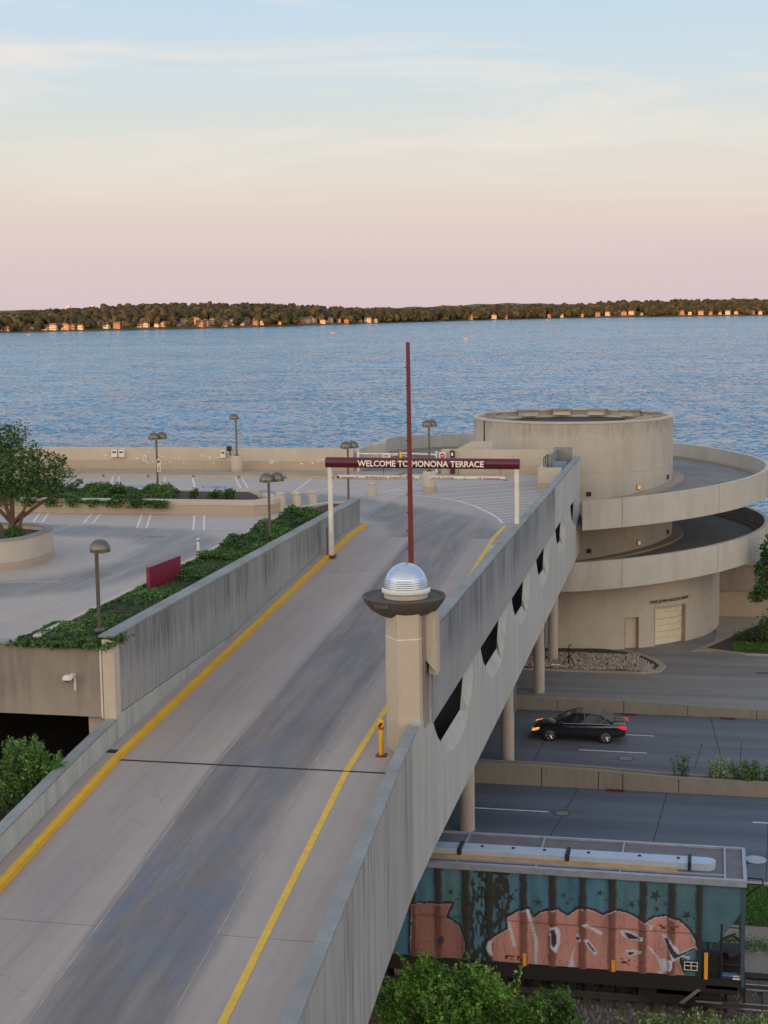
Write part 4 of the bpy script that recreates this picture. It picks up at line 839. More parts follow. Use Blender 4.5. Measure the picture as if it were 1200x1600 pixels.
tag(t.build('river_stones', [plain('stone_tan', (.38, .32, .25), .8), plain('stone_grey', (.26, .25, .24), .8), plain('stone_brown', (.22, .15, .11), .8)]), 'loose river stones covering the kerbed island under the bridge end', 'stones', kind='stuff')
t = thing('pipe_fitting', (8.3, 26.4, .15), 'small black tripod fitting standing on the stones by the column', 'fitting')
b = MB(); b.path([(8.3, 26.4, .1), (8.3, 26.4, 1.25), (8.42, 26.4, 1.4)], .035); b.path([(7.9, 26.2, .15), (8.3, 26.4, .7), (8.7, 26.2, .15)], .03); b.path([(8.3, 26.9, .15), (8.3, 26.4, .6)], .03); b.build('frame', M['black'], t)
b = MB(); b.path([(7.3, 25.9, .2), (7.8, 25.9, .2)], .06); b.build('hose', M['white'], t)
# lake walk behind + back wall
t = thing('ramp_wall', (19, 43, 0), 'brown shaded concrete retaining wall behind the tower at the right edge', 'wall')
MB().box(14, 44, 43.2, 43.5, 0, 1.9).build('lower_face', M['cream_dark'], t); MB().box(14, 44, 43.0, 43.5, 1.92, 3.55).build('upper_face', M['fascia'], t)
MB().box(14, 44, 43.0, 48, 3.56, 3.7).build('top_slab', M['coping'], t); MB().box(14, 44, 43.6, 43.75, 3.702, 3.76).build('yellow_line', M['kerb_yellow'], t)
struct(MB().prism([(15.6, 31.6), (22, 33), (26, 43), (16, 43), (17.2, 38), (17, 34.6)], .02, .06).build('pavement', M['walk']))
lawn = [(16.6, 32.3), (19, 31.2), (30, 30.6), (30, 42), (21, 42), (19.1, 38.2), (17.8, 35)]
struct(MB().prism([(16.35, 32.3), (19, 30.95), (30, 30.3), (30, 42.2), (20.8, 42.2), (18.9, 38.4), (17.5, 35.1)], .0, .13).build('lawn_kerb', M['walk']))
struct(MB().prism(lawn, .0, .16).build('lawn_soil', M['dirt']))
n = 16000; P = np.stack([rng.uniform(18.2, 25, n), rng.uniform(31.6, 34.2, n), .16+.1*rng.random(n)], 1); P = P[(P[:, 1] > 31.3+.0*P[:, 0])]; tag(leaf_mesh('grass', P, .07, M['grassm'], None, flat=1.5, aspect=.25), 'dark green lawn corner beside the driveway at the right edge', 'grass', kind='stuff')
# trees at the right edge
t = thing('tree', (20.9, 34.5, .15), 'dark bushy tree at the right edge beside the spiral ramp', 'tree')
b = MB(); b.tube((20.9, 34.5, .1), (20.9, 34.5, 2.5), .16, .11, 8); limbs(b, (20.9, 34.5, 2.3), [(20.1, 34, 4.6), (21.6, 34.8, 5), (20.9, 34, 6), (20.0, 34.6, 3.6)], .08, 9); b.build('trunk', M['bark'], t, smooth=True)
P, V = lobes_points([(20.6, 34.3, 6.0, .9, .9, .9), (20.3, 34.2, 4.9, .9, .9, .7), (21.4, 34.5, 5.6, 1.1, 1.1, 1.1), (20.2, 34.1, 3.6, .9, .9, .6), (21.3, 34.3, 4.0, 1.2, 1.2, 1.0), (19.6, 34.0, 3.2, .5, .5, .35), (21, 34.2, 7.0, .8, .8, .8)], 420, .35); leaf_mesh('crown', P, .1, M['leaf_dark'], t, var=V)
t = thing('shrub', (19.6, 34.6, .15), 'spreading dark juniper shrub at the foot of the right edge tree', 'shrub')
P, V = lobes_points([(19.9, 34.5, .6, 1.2, .9, .5), (19.0, 34.8, .45, .7, .6, .3), (20.6, 34.0, 1.2, .9, .8, .9), (20.9, 33.8, 2.1, .6, .6, .7)], 500, .4); leaf_mesh('foliage', P, .08, M['leaf_dark'], t, var=V); MB().tube((19.8, 34.6, .1), (20.0, 34.5, .8), .05).build('stem', M['bark'], t)
# weeds on the median
def weed(x, y, z, h, r, n, m_, lab, name='weed_clump', grp='weeds growing on the median'):
    t = thing(name, (x, y, z), lab, 'weed', grp); P = []; b = MB()
    for i in range(max(5, int(n/60))):
        ox, oy = rng.normal(0, r, 2)*np.array([1, .4]); hh = h*(.5+.5*rng.random()); b.tube((x+ox, y+oy, z), (x+ox*1.3, y+oy, z+hh), .012, .005, 4)
        k = int(n/max(5, int(n/60))); q = rng.random(k); P.append(np.stack([x+ox*(1+.3*q)+rng.normal(0, .05+.05*q), y+oy+rng.normal(0, .05, k), z+hh*q], 1))
    b.build('stem', M['bark'], t); leaf_mesh('foliage', np.concatenate(P), .05, m_, t, flat=1)
weed(15.6, 3.15, .45, 1.35, .18, 500, M['leaf_dark'], 'dark spindly weed on the median, leftmost of the three clumps')
weed(17.1, 3.15, .45, 1.35, .22, 900, M['weed'], 'pale yellow flowering weed on the median, middle clump')
weed(18.9, 3.15, .45, 1.1, .6, 3200, M['grassm'], 'wide bright green weed clump on the median at the right edge')
# ------------------------------------------------------------------ railway
def rail_track(y0, lab):
    t = thing('railway_track', (10, y0, 0), lab, 'railway track')
    for dy in (-.72, .72):
        b = MB(); b.slab([[(y0+dy-.07, .12), (y0+dy+.07, .12), (y0+dy+.02, .16), (y0+dy+.035, .27), (y0+dy+.035, .3), (y0+dy-.035, .3), (y0+dy-.035, .27), (y0+dy-.02, .16)]], -40, 60, 'x'); b.build('rail', plain('rail_steel', (.3, .28, .27), .3, .85), t)
    for i in range(60):
        x = 0+i*.56; MB().box(x, x+.23, y0-1.3, y0+1.3, -.02, .13).build('sleeper', M['sleeper'], t)
    return t
M['sleeper'] = plain('old_wood', (.10, .075, .055), .9, var=.5, s=5)
rail_track(-18.5, 'railway track running under the graffiti covered wagon')
struct(MB().prism([(-60, -21.6), (80, -21.6), (80, -16.2), (-60, -16.2)], -.1, .02).build('ballast_bed', plain('ballast', (.13, .115, .10), .95, var=.7, s=8, bmp=.9)))
t = MB(); rs = random.Random(8)
for i in range(4500):
    x = rs.uniform(11, 20.5); y = rs.uniform(-22.3, -16.6)
    if abs(y+18.5+.72) < .09 or abs(y+18.5-.72) < .09: continue
    s = rs.uniform(.03, .08); a = rs.uniform(0, 3); ca, sa = math.cos(a)*s, math.sin(a)*s
    t.add([(x+ca, y+sa, .0), (x-sa, y+ca, .0), (x-ca, y-sa, .0), (x+sa, y-ca, .0), (x, y, .05+s)], [(0,1,4), (1,2,4), (2,3,4), (3,0,4)], m=rs.randint(0, 1))
tag(t.build('ballast_stones', [plain('ballast_brown', (.15, .12, .10), .9), plain('ballast_grey', (.2, .19, .19), .9)]), 'crushed stone ballast round the rails', 'ballast', kind='stuff')
# ------------------------------------------------------------------ hopper wagon
YF, YB, ZT, ZB, XE = -19.9, -17.1, 4.45, 1.36, 17.85
hc = thing('hopper_wagon', (8, -18.5, .3), 'rusty blue green covered hopper wagon with pink bubble graffiti', 'railway wagon')
x0w, x1w, z0w, z1w = -.5, 16.55, ZB, 4.42
ribs = [.3, 1.2, 2.1, 3.0, 3.9, 4.8, 5.7, 6.6, 7.5, 8.35, 9.23, 9.99, 11.07, 11.98, 12.92, 13.83, 14.77, 15.65, 16.5]
def uv(pts, ox, oy, k): return [on_y(ox+x/k, oy+y/k, YF) for x, y in pts]
AZ_ = lambda pts: uv(pts, 640, 1380, 4.2857); BZ_ = lambda pts: uv(pts, 900, 1360, 4.0)
sil = AZ_([(545,500),(510,435),(520,390),(590,350),(660,310),(650,235),(720,195),(790,170),(830,240),(870,205),(930,185),(990,180),(1055,225),(1130,175),(1180,168)])+BZ_([(0,243),(60,240),(120,262),(170,285),(240,250),(330,275),(430,330),(490,300),(560,290),(640,315),(700,370),(740,430),(755,480),(700,500),(640,530),(650,580),(680,670),(600,668),(500,660),(300,640),(0,625)])+AZ_([(1060,575),(840,555),(700,550),(560,520)])
left = AZ_([(15,135),(100,140),(280,140),(240,225),(330,290),(370,400),(365,470),(340,520),(0,520)])
left = [(max(7.2, p[0]), p[1]) for p in left]
whites = [AZ_([(510,440),(525,390),(555,385),(548,420),(560,490)]), AZ_([(650,250),(672,262),(712,430),(690,425)]), AZ_([(778,175),(800,178),(860,400),(850,560),(835,560),(838,400)]), AZ_([(1108,420),(1090,500),(1110,575),(1055,575),(1075,510)]), AZ_([(930,300),(980,285),(1010,330),(1010,400),(980,465),(945,430),(940,350)]),
  BZ_([(25,340),(60,335),(170,395),(160,410),(80,365)]), BZ_([(0,395),(25,405),(30,445),(0,450)]), BZ_([(50,430),(75,435),(135,515),(120,535),(85,500)]), BZ_([(272,380),(310,375),(420,420),(418,440),(330,438),(285,410)]), BZ_([(305,500),(415,500),(400,520),(330,545)]), BZ_([(538,405),(560,400),(640,500),(650,520),(755,475),(755,492),(620,565),(600,560)]),
  BZ_([(505,550),(605,560),(595,625),(550,635),(535,668),(505,665),(525,615)]), BZ_([(440,335),(490,350),(445,400),(465,355)]), BZ_([(440,470),(470,490),(520,550),(500,552)]), BZ_([(655,540),(715,540),(710,562),(690,556)])]
darks = [AZ_([(945,315),(970,305),(985,350),(985,400),(965,430),(948,400)]), BZ_([(298,395),(330,395),(410,432),(330,432)]), BZ_([(325,515),(370,515),(350,532),(330,535)]), BZ_([(62,450),(80,455),(125,520),(100,505)]), BZ_([(0,420),(20,420),(15,438),(0,440)]), BZ_([(550,425),(570,425),(625,515),(640,530),(745,487),(745,497),(620,555),(590,520)]), AZ_([(190,365),(215,350),(230,375),(225,405),(200,415),(185,395)])]
def star(cx, cz, r, rot=0): return [(cx+(r if i % 2 == 0 else r*.36)*math.sin(R(36*i+rot)), cz+(r if i % 2 == 0 else r*.36)*math.cos(R(36*i+rot))) for i in range(10)]
stars = []
for (u, v), r in [(( 797,1403),.2),((841,1411),.17),((880,1400),.1),((892,1406),.07),((886,1412),.07),((937,1396),.12),((947,1407),.06),((987,1414),.15),((1024,1400),.22),((1040,1413),.09),((1026,1421),.12),((1073,1431),.19),((1084,1436),.07),((704,1395),.12),((716,1407),.06),((806,1392),.07)]:
    x, z = on_y(u, v, YF); stars.append(star(x, z, r, u % 40))
nx = int((x1w-x0w)/.028); nz = int((z1w-z0w)/.028)
gx = np.linspace(x0w, x1w, nx); gzv = np.linspace(z0w, z1w, nz); GX, GZ = np.meshgrid(gx, gzv)
def inside(poly, X, Z):
    r = np.zeros(X.shape, bool); n = len(poly)
    for i in range(n):
        (xa, za), (xb, zb) = poly[i], poly[(i+1) % n]
        if za == zb: continue
        c = ((za > Z) != (zb > Z)) & (X < (xb-xa)*(Z-za)/(zb-za)+xa); r ^= c
    return r
def vnoise(X, Z, s, seed):
    rs = np.random.default_rng(seed); g = rs.random((64, 64)); x = X*s; z = Z*s; i = np.floor(x).astype(int); j = np.floor(z).astype(int); fx = x-i; fz = z-j; fx = fx*fx*(3-2*fx); fz = fz*fz*(3-2*fz)
    a = g[i % 64, j % 64]; b_ = g[(i+1) % 64, j % 64]; c = g[i % 64, (j+1) % 64]; d = g[(i+1) % 64, (j+1) % 64]; return (a*(1-fx)+b_*fx)*(1-fz)+(c*(1-fx)+d*fx)*fz
teal = np.array([.045, .16, .28]); teal2 = np.array([.075, .17, .19]); rust_shade = np.array([.022, .016, .013]); pink = np.array([.46, .225, .20])
colr = np.empty(GX.shape+(3,)); nn = vnoise(GX, GZ, .55, 1)[..., None]; colr[:] = teal*(1-nn)+teal2*nn
colr *= (.75+.5*vnoise(GX*3, GZ*.6, 1.5, 2))[..., None]
ribm = np.zeros(GX.shape)
for r_ in ribs: ribm = np.maximum(ribm, 1-sstep(.08, .19, np.abs(GX-r_)+.04*vnoise(GX, GZ, 6, 21)))
colr = colr*(1-.95*ribm[..., None])+rust_shade*.95*ribm[..., None]  # near-black rib bands: rust streaks plus depth shading put into the colour
gr = (GX > 9.3) & (GX < 10.6); sp_ = (vnoise(GX*2, GZ*.8, 9, 3)*.6+vnoise(GX, GZ*.3, 5, 13)*.4) > .47; colr[gr & sp_] = np.array([.022, .03, .026])
for s_ in stars: colr[inside(s_, GX, GZ)] = np.array([.03, .025, .028])
jit = .02*(vnoise(GX, GZ, 9, 5)-.5)
def dist_poly(poly, X, Z):
    return polydist(X, Z, poly+[poly[0]])
for poly, shade in ((sil, 1.0), (left, .6)):
    d = dist_poly(poly, GX, GZ); ins = inside(poly, GX+jit, GZ+jit)
    colr[(d < .075) & ~ins & (GZ > ZB+.1)] = np.array([.018, .016, .022])
    pk_ = pink*shade*(.8+.4*vnoise(GX, GZ, 1.2, 6))[..., None]; pk_ = pk_*(1-.75*ribm[..., None])+np.array([.07, .024, .014])*.75*ribm[..., None]  # pink darkened over the ribs, depth shading painted here too
    colr[ins] = pk_[ins]; e = ins & (d < .028) & (GZ > ZB+.2); colr[e] = np.array([.5, .42, .42])*shade
for p in whites: colr[inside(p, GX, GZ)] = np.array([.50, .52, .60])
for p in darks: colr[inside(p, GX, GZ)] = np.array([.03, .02, .06])
for cx, cz, w_, h_ in [on_y(1038, 1449, YF)+(.85, .16), on_y(977, 1504, YF)+(.3, .22), on_y(805, 1497, YF)+(.8, .14)]:
    mm_ = (np.abs(GX-cx) < w_/2) & (np.abs(GZ-cz) < h_/2) & (vnoise(GX, GZ, 14, 9) > .52); colr[mm_] = np.array([.11, .02, .02])
seamz = on_y(900, 1447, YF)[1]; colr[(np.abs(GZ-seamz) < .02)] *= .6
# dust and rust specks
sp2 = vnoise(GX, GZ, 22, 11) > .86; colr[sp2] *= .55
depth = YF+.05-.10*ribm
V = np.stack([GX, depth, GZ], -1).reshape(-1, 3)-np.array(hc.location); fs = [(j*nx+i, j*nx+i+1, (j+1)*nx+i+1, (j+1)*nx+i) for j in range(nz-1) for i in range(nx-1)]
me = D.meshes.new('painted_side'); me.from_pydata(V.tolist(), [], fs); ca = me.color_attributes.new('paint', 'FLOAT_COLOR', 'POINT')
ca.data.foreach_set('color', np.concatenate([colr, np.ones(GX.shape+(1,))], -1).reshape(-1).astype(np.float32))
m, nt, bs = newmat('wagon_side_paint'); at = N(nt, 'ShaderNodeAttribute', attribute_name='paint'); 
grime = noise(nt, scale=(3, 3, .4), s=1, detail=6, rough=.7); L(nt, mix(nt, math_(nt, 'MULTIPLY', ramp(nt, grime, [(.5, 0), (.8, 1)]), .5), at.outputs['Color'], (.03, .035, .035)), bs.inputs['Base Color']); bs.inputs['Roughness'].default_value = .65
me.materials.append(m); side = D.objects.new('painted_side', me); COL.objects.link(side); side.parent = hc
M['wag'] = plain('wagon_blue_green', (.055, .14, .18), .6, var=.5, s=2); M['wdark'] = plain('wagon_underframe', (.012, .011, .012), .7); M['wroof'] = plain('wagon_roof', (.135, .12, .135), .6, var=.6, s=3); M['wgal'] = plain('galvanised_trim', (.33, .36, .44), .45, .3, var=.5, s=3); M['wtrough'] = plain('hatch_cover_paint', (.36, .44, .56), .45, .1, var=.25, s=2); M['wrust'] = plain('rusty_walkway', (.50, .30, .12), .8, var=.8, s=1.5)
b = MB(); b.box(x0w, x1w-.01, YF+.08, YB, ZB, 4.42); b.build('hold', M['wag'], hc)
MB().slab([[(x1w, 4.42), (XE-.1, 4.42), (XE-.1, 3.55), (x1w+.5, 2.5), (x1w, 2.5)]], YF+.06, YF+.09, 'y').build('end_gusset', M['wag'], hc)
MB().slab([[(x1w, 4.42), (XE-.4, 4.42), (x1w+.3, 2.2), (x1w, 2.2)]], YF+.3, YB-.2, 'y').build('sloped_end', M['wag'], hc)
b = MB(); b.box(-.6, XE, YF, YB+.1, 4.43, 4.5); b.build('roof', M['wroof'], hc)
b = MB(); b.box(-.6, XE+.02, YF-.06, YF+.1, 4.36, 4.56); b.box(-.6, XE+.02, YB+.02, YB+.14, 4.4, 4.56); b.box(XE-.08, XE+.03, YF+.1, YB+.02, 4.4, 4.57); b.box(17.2, 17.26, YF+.1, YB+.02, 4.505, 4.56)
for x in (1.6, 4, 6.6, 8.9, 11.4, 14): b.box(x, x+.06, YF+.1, YB+.02, 4.503, 4.55)
b.build('roof_rail', M['wgal'], hc)
b = MB(); b.box(-.5, 17.2, YF+.33, YF+.38, 4.51, 4.57); b.build('walkway_edge', M['wgal'], hc)
b = MB(); b.box(-.5, 15.8, YF+.42, YF+.8, 4.505, 4.56); b.build('running_board', M['wrust'], hc)
for x0, x1 in ((0, 4.4), (4.45, 8.85), (8.95, 12.3), (12.42, 16.95)):
    r = .3; pts = []
    last = x1 > 16
    yc = -18.85
    if last: pts = [(x0, yc-r)]+[(x1-r+r*math.cos(R(a)), yc+r*math.sin(R(a))) for a in range(-90, 91, 15)]+[(x0, yc+r)]
    else: pts = [(x0, yc-r), (x1, yc-r), (x1, yc+r), (x0, yc+r)]
    MB().prism(pts, 4.5, 4.74).build('hatch_cover', M['wtrough'], hc, bevel=.05)
b = MB(); [b.box(x, x+.1, -19.2, -18.5, 4.5, 4.79) for x in (4.38, 8.85, 12.3, 16.1)]; b.split('hatch_clamp', M['wdark'], hc)
b = MB(); [b.lathe([(.001, .03), (.05, .03), (.06, 0)], (x, -18.8, 4.74), 8) for x in (5.3, 6.6, 8, 9.6, 10.6, 11.6, 13, 14.6, 15.8)]; b.split('hatch_bolt', M['wdark'], hc)
b = MB(); b.box(-.6, XE-.1, YF+.02, YB, 1.0, ZB-.01); b.box(-.6, XE, -18.9, -18.1, .75, 1.0); b.box(-.5, XE-.2, YF-.0, YF+.05, .88, ZB-.02); b.build('side_sill', M['wdark'], hc)
for xc in (2.2, 6.8, 11.4): 
    b = MB(); b.add([(xc-1.6, YF+.35, 1.0), (xc+1.6, YF+.35, 1.0), (xc+1.6, YB-.3, 1.0), (xc-1.6, YB-.3, 1.0), (xc-.4, -18.9, .45), (xc+.4, -18.9, .45), (xc+.4, -18.1, .45), (xc-.4, -18.1, .45)], [(0,1,2,3), (4,5,6,7), (0,1,5,4), (1,2,6,5), (2,3,7,6), (3,0,4,7)]); b.build('hopper_chute', M['wdark'], hc)
tk = MB(); tk.slab([[(14.6, .5), (15.1, .35), (16.6, .35), (17.2, .5), (17.0, .85), (14.7, .85)]], YF+.3, YF+.45, 'y'); tk.box(15.2, 16.5, YF+.3, YB-.3, .6, .8); tko = tk.build('truck_frame', M['wdark'], hc)
for x in (15.0, 16.75):
    for y in (-19.22, -17.78):
        w = MB(); w.tube((x, y-.06, .76), (x, y+.06, .76), .46, n=28); w.tube((x, y-.09, .76), (x, y-.06, .76), .18, n=16); wo = w.build('wheel', M['wdark'], hc)
    MB().tube((x, -19.2, .76), (x, -17.8, .76), .08).build('axle', M['wdark'], hc)
b = MB(); b.box(16.7, XE+.05, YF+.0, YB, 1.02, 1.12); b.build('end_platform', M['wdark'], hc)
b = MB(); b.box(XE-.12, XE+.0, YF+.02, YF+.16, 1.1, 4.4); b.box(XE-.12, XE, YB-.14, YB, 1.1, 4.4); b.build('corner_post', plain('wagon_post', (.04, .07, .10), .6), hc)
b = MB(); b.path([(16.75, YF+.1, 1.1), (16.75, YF+.1, 3.2)], .035); b.path([(17.15, YF+.08, 1.1), (17.15, YF+.08, 3.1)], .04)
for z in (1.4, 1.8, 2.2, 2.6, 3.0): b.path([(17.15, YF+.08, z), (XE-.06, YF+.08, z)], .018)
for z in (1.4, 1.9, 2.4): b.path([(16.75, -18.6, z), (17.6, -18.2, z+.25)], .03)
b.split('ladder_rail', M['wdark'], hc)
b = MB(); b.box(XE-.7, XE+.02, -18.8, -18.2, 1.3, 1.75); b.box(16.8, 17.1, YF+.2, YF+.6, 1.15, 2.0); b.path([(16.7, -19.2, 2.1), (17.5, -18.7, 2.3), (XE-.1, -18.6, 2.1)], .04); b.tube((17.3, -19.3, 1.85), (17.6, -19.0, 1.85), .13, n=12); b.build('brake_gear', M['wdark'], hc)
b = MB(); b.tube((17.15, YF+.25, 1.3), (17.65, YF+.25, 1.3), .16, n=16); bo = b.build('air_tank', plain('blue_tank', (.06, .13, .26), .4), hc); MB().tube((17.5, YF+.16, 1.3), (17.78, YF+.16, 1.3), .13, n=14).build('tank_cap', M['white'], hc)
b = MB(); b.lathe([(.001, .0), (.33, .0), (.35, .03), (.33, .05), (.001, .05)], (XE+.35, YB-.3, 4.3), 20); b.path([(XE, YB-.3, 4.15), (XE+.35, YB-.3, 4.3)], .03); b.build('brake_wheel', M['steel'], hc)
b = MB(); b.path([(XE, -18.7, 4.0), (XE+.55, -18.7, 4.0), (XE+.55, -18.2, 4.0), (XE, -18.2, 4.0)], .025); b.path([(XE+.5, -18.7, 4.0), (XE+.05, -18.7, 3.6)], .02); b.build('end_step', M['wdark'], hc)
for (u0, v0, v1) in ((820, 1488, 1508), (958.5, 1499, 1517), (1103.5, 1487, 1529)):
    x, z0 = on_y(u0, v1, YF); x, z1 = on_y(u0, v0, YF); MB().box(x-.055, x+.055, YF-.075, YF-.066, z0, z1).build('reflector_strip', M['orange'], hc)
xa, za = on_y(1067, 1515, YF); xb, zb = on_y(1092, 1501, YF)
o = MB().box(xa, xb, YF-.07, YF-.06, za, zb).build('data_panel', M['black'], hc)
b = MB(); w = xb-xa; h = zb-za
for fx in (.08, .5, .88): b.box(xa+fx*w, xa+fx*w+.02, YF-.078, YF-.072, za+.1*h, za+.9*h)
for fz in (.08, .5, .86): b.box(xa+.06*w, xa+.94*w, YF-.079, YF-.0725, za+fz*h, za+fz*h+.02)
b.build('data_print', M['letter'], o)
b = MB(); b.box(16.4, 17.2, YF-.02, YF+.02, .55, .6); b.slab([[(15.9, .5), (16.0, .45), (16.55, .95), (16.45, 1.0)]], YF-.03, YF-.01, 'y'); b.build('step_bar', M['steel'], hc)
b = MB(); b.path([(XE, -18.5, .9), (XE+1.2, -18.5, .9)], .12); b.build('coupler', M['wdark'], hc)
# ------------------------------------------------------------------ bushes in the foreground
def bush(name, c, ext, k, r0, r1, npl, size, m_, lab, seed, base, cat='bush'):
    t = thing(name, base, lab, cat); lb = blob_lobes(c, ext, k, r0, r1, seed); P, V = lobes_points(lb, npl, .3)
    tips = [(l[0], l[1], l[2]+l[5]*.6) for l in lb]
    # upright shoots give a ragged outline
    Q = []; W_ = []; b = MB()
    for i in range(k*6):
        l = lb[i % k]; x = l[0]+rng.normal(0, l[3]*.5); y = l[1]+rng.normal(0, l[3]*.5); z = l[2]+l[5]*.6; h = .15+.38*rng.random(); dx, dy = rng.normal(0, .16, 2)
        n = 26; q = rng.random(n); Q.append(np.stack([x+dx*q+rng.normal(0, .045, n), y+dy*q+rng.normal(0, .045, n), z+h*q], 1)); W_.append(.5+.5*rng.random(n)); b.tube((x, y, z-.3), (x+dx, y+dy, z+h), .012, .004, 4)
    for tp_ in tips[::2]: b.tube(base, tp_, .04, .012, 5)
    b.build('stem', M['bark'], t); leaf_mesh('foliage', np.concatenate([P]+Q), size, m_, t, var=np.concatenate([V]+W_)); return t
bush('bush', (9.6, -24.2, 1.55), (2.7, .9, 1.15), 50, .25, .6, 1500, .05, M['leaf_bright'], 'big bright green leafy bush in front of the wagon beside the ramp wall', 31, (9.5, -24.2, 0))
bush('bush', (12.5, -24.2, 1.25), (.95, .5, 1.0), 20, .22, .42, 1500, .05, M['leaf_mid'], 'smaller paler green bush at the right of the big bush', 33, (12.3, -24.4, 0))
bush('bush', (-1.55, -28.0, 9.25), (1.1, .7, .85), 26, .25, .5, 1100, .05, M['leaf_mid2'], 'dark green bush behind the low left parapet, below the dark garage opening', 35, (-1.5, -28, 0))
n = 9000; P = np.stack([rng.uniform(12.5, 15.5, n), rng.uniform(-23.5, -21.2, n), .2*rng.random(n)], 1); tag(leaf_mesh('grass', P, .07, M['grassm'], None, flat=1.5, aspect=.25), 'patch of low green weeds between the bushes and the ballast', 'grass', kind='stuff')
for i, (u, v) in enumerate(((1135, 1598), (1060, 1598), (1190, 1600))):
    x, y = on_z(u, v, .2); weed(x, y, 0, .55, .5, 1300, M['weed'], ['pale grey green weed tuft below the wagon end, middle one at the bottom right', 'pale weed tuft at the bottom edge left of the other two tufts', 'pale weed tuft in the bottom right corner'][i], grp='pale weeds by the rails')
